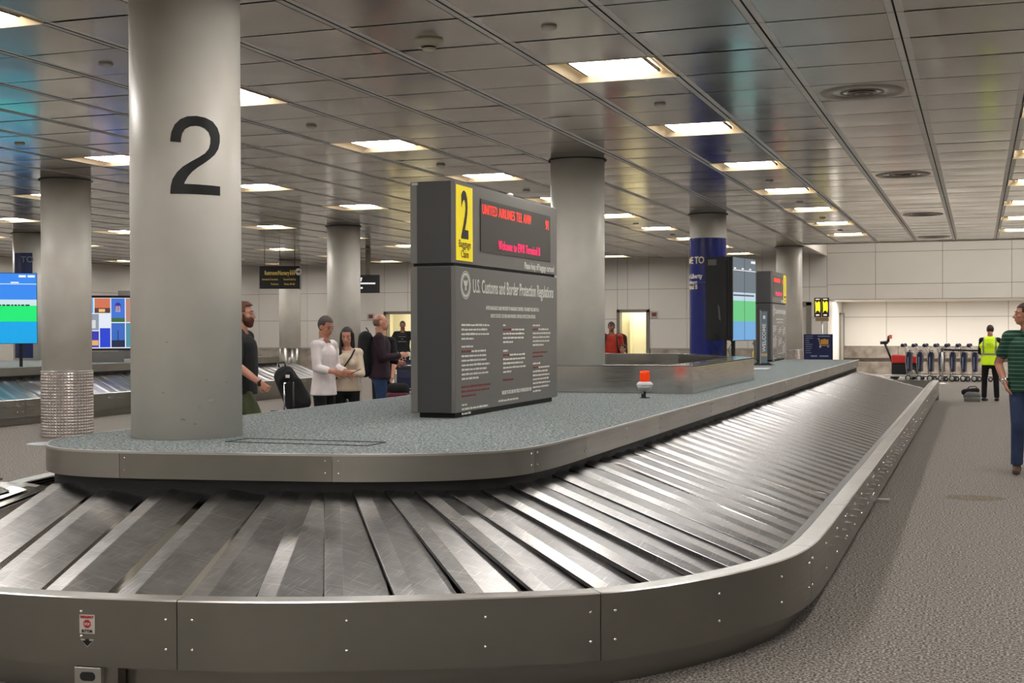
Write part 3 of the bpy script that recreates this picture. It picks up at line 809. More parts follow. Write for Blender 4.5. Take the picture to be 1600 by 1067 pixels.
def column(cx, cy, r, z0, label, base=None, ztop=ZC, group='round building columns'):
    t = empty('column', (cx, cy, z0), label, 'column', group)
    zb = z0 + (1.0 if base else 0)
    m = MB(); m.lathe([(r, zb-z0), (r, ztop-z0)], 72, smooth=True); m.build('shaft', M_col, t)
    if base == 'clad':
        m = MB(); clad(m, r+0.012, 0.0, 1.0); m.build('steel_cladding', M_clad, t)
        m = MB(); m.lathe([(r+0.004, 0.98), (r+0.02, 0.99), (r+0.02, 1.0), (r-.005, 1.004)], 72, cap=False); m.build('cladding_cap', M_steel, t)
    elif base == 'plain':
        m = MB(); m.lathe([(r+0.01, 0), (r+0.01, 1.0), (r, 1.0)], 64); m.build('steel_cladding', M_fascia_hi, t)
    if ztop == ZC:
        m = MB(); m.lathe([(r+0.03, ztop-z0-0.012), (r+0.035, ztop-z0-0.002), (r, ztop-z0-0.002)], 64, cap=False); m.build('ceiling_collar', M_gap, t)
    return t
mainc = (-4.93, 7.51); rc = 0.357
c_main = column(*mainc, rc, ZD, 'large white round column marked with a black 2, standing on the near carousel deck')
c3 = column(-5.15, 17.28, 0.366, ZD, 'white round column inside the stainless steel enclosure on the deck')
c1 = column(-13.12, 16.75, 0.366, 0, 'white round column with woven steel cladding at its foot, left of the numbered column', 'clad')
c512 = column(-13.30, 26.45, 0.366, 0, 'pale blue lit round column behind the man in white and the woman', 'clad')
c435 = column(-21.5, 38.8, 0.35, 0, 'round column with plain steel foot behind the hanging restroom sign', 'plain')
c1212 = column(-5.04, 37.77, 0.36, 0, 'white round column behind the far grey pylon, beside the raised bay', 'clad')
cl2 = column(-21.1, 25.6, 0.366, ZD, 'round column standing behind the left flight screen with a dark blue banner')
m = MB()
for i in range(9):
    a0 = R(-62+8*i-36); a1 = a0 + R(8)
    a0 += R(-14); a1 += R(-14)
    q = [(0.372*math.cos(a), 0.372*math.sin(a)) for a in (a0, a1)]
    m.quad((q[0][0], q[0][1], 0.05), (q[1][0], q[1][1], 0.05), (q[1][0], q[1][1], 2.5), (q[0][0], q[0][1], 2.5))
m.build('banner_wrap', M_navy, cl2)
m = MB(); bend_text(m, 'TO', 0.2, 0, 0, 0.374, R(-58), 2.28, 'CENTER', 1, 0, 0.004); m.build('banner_lettering', mat('grey lettering', srgb(120, 125, 140), .5), cl2)
# the numeral 2 (drawn outline, wrapped on the shaft)
def arc(cx, cy, r, a0, a1, n=18): return [(cx+r*math.cos(R(a0+(a1-a0)*i/n)), cy+r*math.sin(R(a0+(a1-a0)*i/n))) for i in range(n+1)]
H = 1.0
# outline in a unit box: width .66, height 1 (measured from the photograph)
outer_c = [(0.005, 0.665)] + [(0.005, 0.70), (0.02, 0.79), (0.06, 0.88), (0.13, 0.95), (0.22, 0.99), (0.335, 1.0), (0.45, 0.985), (0.55, 0.945), (0.62, 0.87), (0.655, 0.78), (0.655, 0.69), (0.63, 0.60), (0.575, 0.52), (0.50, 0.455), (0.42, 0.395), (0.34, 0.34), (0.275, 0.285), (0.225, 0.225), (0.19, 0.165), (0.175, 0.13), (0.655, 0.12), (0.655, 0.0), (0.0, 0.0)]
inner_c = [(0.0, 0.03), (0.006, 0.10), (0.03, 0.19), (0.085, 0.275), (0.16, 0.35), (0.26, 0.415), (0.36, 0.475), (0.44, 0.53), (0.49, 0.59), (0.513, 0.66), (0.515, 0.73), (0.49, 0.80), (0.44, 0.845), (0.38, 0.868), (0.32, 0.872), (0.25, 0.86), (0.19, 0.825), (0.155, 0.77), (0.14, 0.70), (0.138, 0.655)]
def extrude_outline(outline, fn, name, m_, parent, n=1):
    bm = bmesh.new(); vs = [bm.verts.new((x_, y_, 0)) for x_, y_ in outline]; bm.faces.new(vs)
    bmesh.ops.triangulate(bm, faces=bm.faces[:])
    # slice in vertical strips so it can bend
    for k in range(1, 24):
        bmesh.ops.bisect_plane(bm, geom=bm.verts[:]+bm.edges[:]+bm.faces[:], plane_co=(0.7*k/24, 0, 0), plane_no=(1, 0, 0))
    for v_ in bm.verts: v_.co = fn(v_.co.x, v_.co.y)
    bmesh.ops.recalc_face_normals(bm, faces=bm.faces[:])
    me = bpy.data.meshes.new(name); bm.to_mesh(me); bm.free(); me.materials.append(m_)
    o_ = bpy.data.objects.new(name, me); C.objects.link(o_); o_.parent = parent; return o_
D0 = math.atan2(-mainc[1], -mainc[0])     # towards the camera
Hn = 0.497; zn = HC + 0.858 - ZD
def wrap2(x_, y_):
    a = (x_-0.33)*Hn/rc
    ang = D0 + R(10.8) + a
    return Vector(((rc+0.0015)*math.cos(ang), (rc+0.0015)*math.sin(ang), zn + y_*Hn))
o = extrude_outline(outer_c + inner_c, wrap2, 'numeral', M_ink, c_main); o['label'] = 'large black numeral 2'
# chips in the paint near the foot
for (u_, z_, s_) in ((-2, 0.13, .016), (6, 0.21, .012), (12, 0.25, .016), (-12, 0.3, .009), (10, 0.38, .008), (22, 0.36, .006), (-10, .62, .007), (4, 0.10, .008)):
    m = MB(); q = []
    for i in range(8):
        an = 2*math.pi*i/8; rr = s_*(0.5+random.random()*0.6); ang = D0+R(u_*2)+rr*math.cos(an)*1.6/rc
        q.append(((rc+0.0008)*math.cos(ang), (rc+0.0008)*math.sin(ang), z_+rr*math.sin(an)*0.6))
    m.add(q, [tuple(range(8))]); m.build('paint_chip', mat('paint chip', srgb(150, 144, 134), .7), c_main)
m = MB(); m.lathe([(0.30, 0.0005), (0.30, 0.006), (0.001, 0.006)], 32, cap=False); o = m.build('floor_disc', mat('floor disc', srgb(190, 192, 195), 0.35, 0.4), loc=(-13.12+0.02, 15.95, 0)); o.location = (-12.62, 15.62, 0)
o.location = (-12.50, 15.55, 0)
tag(o, 'flat pale metal disc set on the carpet at the foot of the steel-clad column', 'floor plate')

# blue wrapped column
cb_ = (-5.14, 26.42); rb_ = 0.364
t = column(*cb_, rb_, ZD, 'round column wrapped in glossy dark blue with welcome lettering')
m = MB(); m.lathe([(rb_+0.006, 0.0), (rb_+0.006, HC+1.79-ZD)], 72, cap=False); wr = m.build('blue_wrap', M_blue, t)
DB = math.atan2(-cb_[1], -cb_[0])
def ang_u(u, cx, cy, r):
    """angle on a cylinder seen at pixel column u (numeric)"""
    d = pix_dir(u); best = (9, 0)
    dd = math.atan2(-cy, -cx)
    for k in range(-90, 91):
        a = dd+R(k); p_ = Vector((cx+r*math.cos(a), cy+r*math.sin(a))); e = abs(p_.x*d.y-p_.y*d.x)
        if e < best[0]: best = (e, a)
    return best[1]
def blue_text(txt, size, u_right, zpix, m_, bold=0.0, xs=1.0):
    z_ = HC + (513.6-zpix)*27.0/F_PX - ZD
    a = ang_u(u_right, cb_[0], cb_[1], rb_+0.008)
    m = MB(); bend_text(m, txt, size, 0, 0, rb_+0.008, a, z_, 'RIGHT', xs, 0, bold); m.build('welcome_lettering', m_, wr)
blue_text('WELCOME TO', 0.19, 1101, 415.5, M_creamtxt, 0.005, 0.8)
blue_text('Newark Liberty', 0.13, 1097.5, 438, M_white, 0.003, 0.8)
blue_text('International Airport', 0.10, 1089.5, 446.5, M_white, 0.001, 0.8)
blue_text('Terminal B', 0.13, 1090, 454.5, M_creamtxt, 0.004, 0.8)
m = MB()
for (z0_, z1_) in ((2.52, 2.53),): m.lathe([(rb_+0.0085, z0_-ZD), (rb_+0.0085, z1_-ZD)], 48, cap=False)
m.build('seam_line', mat('wrap seam', srgb(60, 74, 150), .3), wr)

# ------------------------------------------------------------------ steel enclosure round the column
t = empty('steel_enclosure', (-4.3, 13.8, ZD), 'low polygonal stainless steel enclosure around the second column on the deck', 'enclosure')
OE = Vector((-4.3, 13.8, ZD))
M_encl = brushed('mirror brushed enclosure steel', (0.62, 0.59, 0.56, 1), 0.13, 0.22, (3, 3, 60))
outl = [(-5.62, 13.78), (-2.86, 13.83), (-2.86, 17.9), (-4.25, 20.4), (-5.62, 20.45)]
inn_ = [(-5.52, 14.08), (-3.16, 14.13), (-3.16, 17.8), (-4.38, 20.12), (-5.52, 20.15)]
zt = HC - 0.402
for k in range(5):
    a, b_ = Vector(outl[k]), Vector(outl[(k+1) % 5]); c, d = Vector(inn_[k]), Vector(inn_[(k+1) % 5])
    segs = {0: [0, .43, .82, 1], 1: [0, .45, .85, 1], 2: [0, 1], 3: [0, 1], 4: [0, .5, 1]}[k]
    for s0_, s1_ in zip(segs[:-1], segs[1:]):
        p0, p1 = a.lerp(b_, s0_), a.lerp(b_, s1_); dd = (p1-p0).normalized()*0.0015; p0 = p0+dd; p1 = p1-dd
        n_ = Vector(((p1-p0).y, -(p1-p0).x)).normalized()*0.012
        m = MB(); q = [p0, p1, p1-n_, p0-n_]
        m.add([(v.x, v.y, ZD) for v in q]+[(v.x, v.y, zt-0.004) for v in q], [(0,3,2,1),(4,5,6,7),(0,1,5,4),(1,2,6,5),(2,3,7,6),(3,0,4,7)])
        cbuild(m, 'side_panel', M_encl, t, OE)
    m = MB(); q = [a, b_, d, c]
    m.add([(v.x, v.y, zt-0.012) for v in q]+[(v.x, v.y, zt) for v in q], [(0,3,2,1),(4,5,6,7),(0,1,5,4),(1,2,6,5),(2,3,7,6),(3,0,4,7)])
    cbuild(m, 'top_ledge', M_encl, t, OE)
    m = MB(); n_ = Vector(((d-c).y, -(d-c).x)).normalized()*0.012; q = [c+n_, d+n_, d, c]
    m.add([(v.x, v.y, ZD) for v in q]+[(v.x, v.y, zt-0.012) for v in q], [(0,3,2,1),(4,5,6,7),(0,1,5,4),(1,2,6,5),(2,3,7,6),(3,0,4,7)])
    cbuild(m, 'inner_panel', M_encl, t, OE)
# yellow sticker band reflected on its side is left to the reflections; beacon
bx, by_ = -3.15, 12.9
t = empty('warning_beacon', (bx, by_, ZD), 'orange rotating warning beacon on a short stem standing on the deck', 'beacon')
m = MB(); m.lathe([(0.05, 0), (0.05, 0.006), (0.012, 0.01), (0.012, 0.07)], 16); m.box(-0.03, 0.0, -0.02, 0.02, 0.0, 0.04); m.build('stem', M_black, t)
m = MB(); m.lathe([(0.03, 0.065), (0.065, 0.075), (0.072, 0.10), (0.078, 0.125)], 28); m.build('housing', M_steel, t)
m = MB(); m.lathe([(0.08, 0.122), (0.085, 0.13), (0.078, 0.145), (0.062, 0.16), (0.05, 0.165)], 28); m.build('collar', mat('beacon grey', srgb(205, 205, 205), 0.35), t)
M_or = mat('orange lens', srgb(245, 70, 14), 0.15, emit=srgb(255, 60, 8), es=0.18)
m = MB()
n_ = 24; prof = [(0.050, 0.16), (0.053, 0.165), (0.051, 0.18), (0.053, 0.19), (0.050, 0.205), (0.052, 0.215), (0.049, 0.235), (0.050, 0.25), (0.045, 0.268), (0.02, 0.275)]
m.lathe(prof, n_); m.build('lens', M_or, t)
# paper on deck
m = MB(); m.add([(0,0,0),(.32,.1,0),(.25,1.0,0.001),(-.1,.9,0)], [(0,1,2,3)]); m.add([(0,0,-.004),(.32,.1,-.004),(.25,1.0,-.004),(-.1,.9,-.004)], [(3,2,1,0)])
o = m.build('paper_sheet', mat('paper', srgb(215, 215, 215), .6), loc=(-3.62, 21.9, ZD+0.008)); tag(o, 'white sheet lying on the deck in front of the slim banner stand', 'paper')

# ------------------------------------------------------------------ grey pylon signs
def pylon(x0, x1, y0, y1, z0, label, near=True):
    t = empty('sign_pylon', (x1, y0, z0), label, 'sign pylon')
    h = HC+1.155 - z0; zs_ = HC+0.50 - z0; wd = x0-x1; ln = y1-y0
    m = MB(); m.box(wd+0.05, -0.03, 0.06, ln-0.08, 0, 0.045); m.build('plinth', M_black, t)
    m = MB(); m.box(wd, 0, 0, ln, 0.04, zs_-0.012, 0); low = m.build('lower_cabinet', [M_sign], t, 0.004)
    m = MB(); m.box(wd+0.02, -0.02, 0.02, ln-0.02, zs_-0.02, zs_+0.02); m.build('shadow_gap', M_black, t)
    m = MB(); m.box(wd, 0, 0, ln, zs_+0.012, h, 0); up_ = m.build('upper_cabinet', [M_sign], t, 0.004)
    # dark end cladding
    for (z0_, z1_, par) in ((0.045, zs_-0.016, low), (zs_+0.016, h-0.004, up_)):
        m = MB(); m.box(wd+0.06, -0.035, -0.004, 0.0, z0_, z1_); m.build('end_panel', M_sign_d, par)
    m = MB(); m.box(wd+0.02, wd+0.07, -0.008, 0, h-0.03, h-0.01); m.build('latch', M_steel, up_)
    X = 0.001
    # yellow plate
    ya, yb = (0.02, 0.37) if near else (ln-0.42, ln-0.05)
    m = MB(); m.box(0, 0.004, ya, yb, zs_+0.035, h-0.03); yp = m.build('yellow_plate', M_yellow, up_)
    ux, uy = (0, 1, 0), (0, 0, 1)
    m = MB(); num = '2' if near else '1'
    put_text(m, num, 0.52, (0.004, (ya+yb)/2, h-0.06-0.375), ux, uy, 'CENTER', 0.62, 0, 0.012)
    m.build('numeral', M_ink, yp)
    m = MB(); put_text(m, 'Baggage', 0.085, (0.004, (ya+yb)/2, zs_+0.14), ux, uy, 'CENTER', 0.7, fit=.26); put_text(m, 'Claim', 0.085, (0.004, (ya+yb)/2, zs_+0.06), ux, uy, 'CENTER', 0.7, fit=.16); m.build('lettering', M_ink, yp)
    # led screen
    ya, yb = (0.55, ln-0.22) if near else (0.12, ln-0.55)
    m = MB(); m.box(0, 0.006, ya, yb, zs_+0.13, h-0.095); sc = m.build('led_screen', M_panel, up_)
    m = MB()
    put_text(m, 'UNITED AIRLINES TEL AVIV', 0.118, (0.006, ya+0.03, h-0.215), ux, uy, 'LEFT', 0.7, 0, -0.001, fit=(yb-ya)*0.67, spacing=1.15)
    m.build('led_text', M_led, sc)
    m = MB(); put_text(m, '91', 0.118, (0.006, yb-0.05, h-0.225), ux, uy, 'RIGHT', 0.85, 0, 0.002)
    m.build('led_text', M_led, sc)
    m = MB(); put_text(m, 'Welcome to EWR Terminal B', 0.112, (0.006, (ya+yb)/2+0.05, zs_+0.17), ux, uy, 'CENTER', 0.7, 0, -0.001, fit=(yb-ya)*0.60, spacing=1.15)
    m.build('led_text', M_ledp, sc)
    m = MB(); put_text(m, 'Please keep off baggage carousel', 0.085, (0.001, ln-0.10, zs_+0.035), ux, uy, 'RIGHT', 0.58, 0, 0.001, fit=ln*0.33); m.build('lettering', M_white, up_)
    # lower panel text
    m = MB()
    zt_ = zs_-0.21
    put_text(m, 'U.S. Customs and Border Protection Regulations', 0.155, (0.001, 0.37*ln/2.63, zt_), ux, uy, 'LEFT', 0.5, 0, 0.002, fit=(ln-0.13)-0.37*ln/2.63)
    put_text(m, 'AFTER BAGGAGE CLAIM, PROCEED TO BAGGAGE CONTROL. YOU MUST DECLARE TO A', 0.045, (0.001, ln*0.52, zt_-0.135), ux, uy, 'CENTER', 0.56, 0, 0.001, fit=ln*0.53)
    put_text(m, 'UNITED STATES CUSTOMS AND BORDER CONTROL PROTECTION OFFICER', 0.045, (0.001, ln*0.52, zt_-0.20), ux, uy, 'CENTER', 0.56, 0, 0.001, fit=ln*0.45)
    rr = random.Random(5)
    def block(mb, y_, z_, w_, nl, mi_=0, lh=0.036, first=None):
        for i in range(nl):
            x_ = 0; lim = w_*(rr.uniform(0.8, 1.0) if i < nl-1 else rr.uniform(0.3, 0.6))
            while x_ < lim:
                ww = rr.uniform(0.03, 0.10); hh_ = rr.uniform(0.013, 0.017)
                mm = 1 if (first and i == 0 and x_ < 0.12) else mi_
                mb.box(0.0005, 0.0015, y_+x_, y_+min(x_+ww, lim), z_-i*lh, z_-i*lh+hh_, mm); x_ += ww+0.012
    c1_, c2_, c3_ = 0.13*ln/2.7, 1.12*ln/2.7, 1.94*ln/2.7; cw = 0.70*ln/2.7
    z_ = zt_-0.27
    block(m, c1_, z_, cw, 4); block(m, c1_, z_-0.17, cw*0.7, 1); block(m, c1_, z_-0.21, cw, 7, first=True); block(m, c1_, z_-0.49, cw*0.95, 3, 1); block(m, c1_, z_-0.63, cw*.3, 1); block(m, c1_, z_-0.665, cw*.95, 2)
    block(m, c2_, z_, cw*.25, 1); block(m, c2_, z_-0.037, cw*.95, 4, first=True); block(m, c2_, z_-0.22, cw*.3, 1); block(m, c2_, z_-0.257, cw*.95, 5, first=True); block(m, c2_, z_-0.47, cw*.8, 1, 1)
    block(m, c3_, z_, cw*.6, 1); block(m, c3_, z_-0.037, cw*.8, 5, first=True); block(m, c3_, z_-0.25, cw*.75, 2, 1); block(m, c3_, z_-0.35, cw*.7, 1); block(m, c3_, z_-0.387, cw*.8, 7, first=True)
    put_text(m, 'FAILURE TO DECLARE MAY RESULT IN PENALTIES BY LAW', 0.045, (0.001, ln*0.55, 0.135), ux, uy, 'CENTER', 0.48, 0, 0.001, fit=ln*0.30)
    block(m, ln*0.37, 0.075, ln*0.42, 1)
    o_ = m.build('regulation_text', [M_white, M_redtxt], low)
    # round eagle seal, simplified
    m = MB(); cy_, cz_ = 0.22*ln/2.63, zt_+0.055
    def ring(r0, r1, n2=36):
        vs = []
        for i in range(n2): q = 2*math.pi*i/n2; vs += [(0.0015, cy_+r0*math.cos(q), cz_+r0*math.sin(q)), (0.0015, cy_+r1*math.cos(q), cz_+r1*math.sin(q))]
        m.add(vs, [((2*i), (2*i+1), (2*i+3) % (2*n2), (2*i+2) % (2*n2)) for i in range(n2)])
    ring(0.105, 0.112); ring(0.098, 0.078); ring(0.070, 0.067)
    m.add([(0.0015, cy_+a_, cz_+b2) for a_, b2 in ((0, .045), (.012, .03), (.05, .045), (.035, .0), (.015, -.01), (.02, -.05), (0, -.035), (-.02, -.05), (-.015, -.01), (-.035, 0), (-.05, .045), (-.012, .03))], [tuple(range(12))])
    m.build('seal', M_white, low)
    return t
pylon(-4.22, -3.84, 9.55, 12.18, ZD, 'tall grey sign pylon with yellow number 2 plate and red lettered screen')
pylon(-4.35, -3.97, 27.2, 29.25, ZD, 'distant grey sign pylon at the far end of the deck, yellow right edge', near=False)
# black side strips visible on the near pylon and small fittings on top
t = empty('lamp_stub', (-3.9, 11.0, HC+1.155), 'small white fitting on top of the near grey pylon', 'fitting')
m = MB(); m.ell((0, 0, 0.02), (0.03, 0.045, 0.02)); m.build('cap', M_white, t)

# slim banner stand
t = empty('banner_stand', (-3.80, 24.6, ZD), 'slim grey blue banner stand with black feet in front of the distant pylon', 'banner stand')
m = MB(); m.box(-0.02, 0.0, -0.01, 0.01, 0.0, 1.02); m.build('pole', M_steel, t)
m = MB(); m.box(0.0, 0.115, -0.006, 0.004, 0.04, 1.0, 0); m.box(0.0, 0.115, -0.007, -.006, 0.17, 0.22, 1); pn = m.build('banner', [mat('banner blue', srgb(108, 126, 138), .5), mat('banner tan', srgb(196, 160, 110), .5)], t)
m = MB(); put_text(m, 'WELCOME', 0.09, (0.085, -0.007, 0.25), (0, 0, 1), (-1, 0, 0), 'LEFT', 1.2, 0, .001); m.box(0.04, 0.08, -0.008, -.007, 0.86, 0.92); m.build('banner_print', M_white, pn)
m = MB(); m.add([(-0.16, -0.02, 0), (0.22, -0.02, 0), (0.22, 0.3, 0), (-0.16, 0.3, 0), (0.0, 0.02, 0.12), (0.04, 0.02, 0.12)], [(0,3,2,1),(0,1,5,4),(1,2,5),(2,3,4,5),(3,0,4)]); m.build('foot', M_black, t)

# ------------------------------------------------------------------ video displays
C_b1 = srgb(60, 140, 245); C_g = srgb(40, 235, 130); C_c = srgb(30, 190, 240)
def screen_rows(mb, y0, y1, x, flip=False): pass
def flight_screen(name, loc, rz, wd, ht, z0, label, rows, es, split=False, stand=True, back_only=False, print_=True):
    t = empty(name, loc, label, 'video display', None, rz)
    m = MB(); m.box(-wd/2-0.01, wd/2+0.01, 0, 0.05, z0-0.01, z0+ht+0.01); body = m.build('cabinet', M_black, t)
    mats_ = []; m = MB(); z = z0+ht
    for (hf, c) in rows:
        mats_.append(emis('screen %s %s' % (name, str([round(v_, 3) for v_ in c])), c, es)); m.box(-wd/2, wd/2, -0.004, 0, z-hf*ht, z, len(mats_)-1); z -= hf*ht
    mats_.append(emis('screen text', (1, 1, 1, 1), 1.0)); k = len(mats_)-1
    if print_:
        m.box(-wd/2, wd/2, -0.006, -0.004, z0+ht*0.845, z0+ht*0.853, k)
        for q in range(3): m.box(-wd*0.45+wd*0.33*q, -wd*0.45+wd*0.33*q+wd*0.09, -0.006, -0.004, z0+ht*0.862, z0+ht*0.878, k)
        m.box(wd*0.30, wd*0.38, -0.006, -0.004, z0+ht*0.945, z0+ht*0.975, k); m.box(wd*0.40, wd*0.48, -0.006, -0.004, z0+ht*0.945, z0+ht*0.975, k)
        mats_.append(M_ink)
        x_ = -wd*0.47
        rr = random.Random(9)
        while x_ < wd*0.42: ww = rr.uniform(.02, .05)*wd; m.box(x_, x_+ww, -0.006, -0.004, z0+ht*0.535, z0+ht*0.555, len(mats_)-1); x_ += ww+0.012*wd
    if split: mats_.append(M_ink); m.box(-0.004, 0.004, -0.007, -0.004, z0, z0+ht, len(mats_)-1)
    m.build('screen', mats_, body)
    if stand:
        for s_ in (-wd*0.32, wd*0.32):
            m = MB(); m.box(s_-0.03, s_+0.03, 0.05, 0.10, 0.0, z0+ht*0.6); m.build('post', M_black, t)
    return t
rowsL = [(0.375, srgb(52, 138, 240)), (0.085, srgb(205, 228, 235)), (0.23, srgb(20, 235, 120)), (0.31, srgb(0, 165, 232))]
rowsR = [(0.42, srgb(112, 124, 134)), (0.10, srgb(205, 228, 245)), (0.25, srgb(112, 214, 140)), (0.23, srgb(120, 180, 232))]
ZT = 2.37/1; 
flight_screen('flight_display', (-17.62, 20.32, ZD), R(40), 1.6, 1.33, HC-0.25-ZD, 'bright blue and green flight information screen at the left edge on the left carousel', rowsL, 1.0, stand=True)
# right pair: back of one display and face of another
t = empty('video_display', (-4.03, 21.55, ZD), 'black back of a tall display panel with loose cables beside the blue column', 'video display')
z0 = HC-0.21-ZD; ht = 1.37
ang = R(20)
m = MB(); m.box(-0.20, 0.20, -0.02, 0.04, z0, z0+ht); body = m.build('cabinet', M_black, t); body.rotation_euler[2] = R(-3)
m = MB(); m.box(0.10, 0.15, -0.06, -0.02, 0.0, z0+ht*0.95); m.build('post', M_black, t)
m = MB(); m.box(0.155, 0.24, 0.0, 0.06, z0+0.02, z0+ht+0.0); m.build('side_cover', M_black, t)
m = MB()
rr = random.Random(4)
for k in range(7):
    x_ = rr.uniform(-0.1, 0.22); pts = [(x_+rr.uniform(-.08, .08)*i*0.5, -0.05-rr.uniform(0, .04), z0+0.15-0.1*i) for i in range(5)]; m.tube(chaikin3(pts) if False else pts, 0.005, 5)
m.build('cable', M_black, t)
m = MB(); m.box(-0.16, -0.02, -0.026, -0.02, z0+ht*.9, z0+ht*.97); m.build('loose_label', mat('cable grey', srgb(96, 92, 90), .5), t)
m = MB(); m.add([(0.02, -0.024, z0+.35), (0.05, -0.024, z0+.32), (0.03, -0.024, z0+.55), (0.0, -0.024, z0+.6)], [(0,1,2,3)]); m.build('loose_label', mat('cable grey', srgb(96, 92, 90), .5), t)
flight_screen('flight_display', (-3.71, 22.21, ZD), R(79.5), 1.1, 1.37, HC-0.21-ZD, 'tall flight information screen with grey green and blue bands facing right of the blue column', rowsR, 0.85, split=True, stand=False)
dsp = [o for o in bpy.data.objects if o.name.startswith('flight_display')][-1]
m = MB(); m.box(-0.35, -0.29, 0.05, 0.10, 0.0, HC-0.21-ZD+1.0); m.build('post', M_black, dsp)

# picture wall kiosk
t = empty('picture_display', (-17.75, 24.0, ZD), 'wide screen showing a grid of travel pictures on the left carousel', 'video display', None, R(36))
wd, ht, z0 = 1.3, 1.09, HC-0.40-ZD
m = MB(); m.box(-wd/2-.05, wd/2+.05, 0, 0.1, z0-0.05, z0+ht+0.05); body = m.build('cabinet', M_black, t)
pm = [emis('pic white', (0.85, 0.9, 1, 1), 0.9)]; m = MB(); m.box(-wd/2, wd/2, -0.004, 0, z0, z0+ht, 0)
cells = [(0.01, .14, .70, .99, (120, 190, 230)), (.16, .46, .70, .99, (220, 120, 90)), (.01, .24, .36, .68, (150, 160, 175)), (.01, .24, .02, .34, (60, 60, 180)), (.26, .46, .02, .40, (40, 70, 215)), (.48, .74, .52, .99, (70, 120, 220)), (.48, .74, .02, .50, (60, 110, 200)), (.76, .99, .52, .99, (190, 140, 120)), (.76, .99, .02, .50, (80, 150, 170))]
def mp(x0_, x1_, z0_, z1_, c, d=-0.006):
    x0_, x1_ = .17+.83*x0_, .17+.83*x1_; pm.append(emis('pic %d %d %d' % c, srgb(*c), 0.9)); m.box(-wd/2+wd*x0_, -wd/2+wd*x1_, d, d+0.002, z0+ht*z0_, z0+ht*z1_, len(pm)-1)
for c in cells: mp(*c)
mp(.16, .46, .70, .80, (90, 60, 60), -.008); mp(.24, .36, .72, .78, (250, 200, 120), -.009); mp(.48, .74, .52, .60, (60, 110, 50), -.008); mp(.48, .74, .02, .16, (30, 40, 70), -.008); mp(.60, .615, .12, .36, (25, 30, 60), -.009)
mp(.02, .23, .06, .16, (240, 180, 110), -.008); mp(.05, .18, .40, .56, (225, 225, 230), -.008); mp(.06, .11, .74, .94, (40, 60, 70), -.008)
q = [(-wd/2+wd*.676+0.065*math.cos(2*math.pi*i/16), z0+ht*.84+0.075*math.sin(2*math.pi*i/16)-(0.03 if 9 < i < 15 else 0)) for i in range(16)]
pm.append(emis('balloon', srgb(60, 50, 160), .9)); m.add([(a, -0.009, b_) for a, b_ in q], [tuple(range(16))], len(pm)-1)
pm.append(emis('balloon stripe', srgb(240, 200, 170), .9))
for k in (-1, 0, 1): m.box(-wd/2+wd*.676+k*.035-.008, -wd/2+wd*.676+k*.035+.008, -0.0105, -0.0095, z0+ht*.72, z0+ht*.84, len(pm)-1)
m.build('screen', pm, body)
m = MB(); m.box(-0.35, 0.35, 0.0, 0.3, 0.0, z0-0.06); m.build('pedestal', M_sign, t, 0.01)
t = empty('sign_cabinet', (-19.3, 27.2, 0), 'grey sign cabinet behind the picture screen on the left', 'cabinet')
m = MB(); m.box(-0.5, 0.0, 0, 1.2, ZD, HC+0.95, 0); m.build('body', M_sign, t, .01); m = MB(); m.box(0, 0.01, 0.5, 1.15, HC+.2, HC+.85); m.build('screen', M_panel, t)

# ------------------------------------------------------------------ hanging signs
t = empty('hanging_sign', (-18.6, 33.0, HC+1.45), 'black hanging restroom sign with gold lettering and a round white arrow', 'hanging sign', None, R(27))
m = MB(); m.box(-0.56, 0.56, -0.05, 0.05, -0.31, 0.33); bd = m.build('board', M_ink, t)
M_gold = mat('gold lettering', srgb(190, 160, 84), .5, emit=srgb(190, 160, 84), es=0.3)
m = MB()
put_text(m, 'Restroom/Nursery', 0.17, (-0.42, -0.05, 0.08), (1, 0, 0), (0, 0, 1), 'LEFT', 0.52, 0, 0.004)
for k in range(3): m.ell((0.30+0.05*k, -0.052, 0.20), (0.014, 0.003, 0.018), 8, 6); m.box(0.285+0.05*k, 0.315+0.05*k, -0.054, -0.05, 0.08, 0.17)
put_text(m, 'International Connections', 0.075, (-0.49, -0.05, -0.07), (1, 0, 0), (0, 0, 1), 'LEFT', 0.56, 0, .001); put_text(m, 'Terminal B Exit/Taxi', 0.075, (0.10, -0.05, -0.07), (1, 0, 0), (0, 0, 1), 'LEFT', 0.56, 0, .001)
put_text(m, 'Customs', 0.075, (-0.25, -0.05, -0.20), (1, 0, 0), (0, 0, 1), 'LEFT', 0.8, 0, .001); put_text(m, 'Gates 40-68', 0.075, (0.12, -0.05, -0.20), (1, 0, 0), (0, 0, 1), 'LEFT', 0.8, 0, .001)
m.build('lettering', M_gold, bd)
m = MB(); m.lathe([(0.001, 0.0), (0.10, 0.0), (0.10, 0.012), (0.001, 0.012)], 24, cap=False); o = m.build('arrow_disc', M_white, bd); o.rotation_euler = (R(90), 0, 0); o.location = (0.52, -0.05, 0.17); o.scale = (0.9, 1, 1)
m = MB(); m.box(-0.06, 0.05, -0.012, 0.012, 0.013, 0.016); m.add([(0.06, 0, 0.016), (0.01, 0.05, 0.016), (0.01, -0.05, 0.016)], [(0,1,2)]); o2_ = m.build('arrow', M_ink, o)
m = MB(); m.box(0.53, 0.60, -0.03, 0.03, -0.33, 0.30); m.build('end_cap', mat('end cap', srgb(170, 168, 160), .5), t)
for s_ in (-0.42, 0.0, 0.42): m = MB(); m.tube([(s_, 0, 0.33), (s_, 0, 0.83)], 0.008, 6); m.build('hanger_rod', M_black, t)
t = empty('hanging_sign', (-16.75, 34.3, HC+1.30), 'black hanging sign with white lettering partly hidden behind the pale blue column', 'hanging sign', None, R(20))
m = MB(); m.box(-0.7, 0.58, -0.05, 0.05, -0.27, 0.25); bd = m.build('board', M_ink, t)
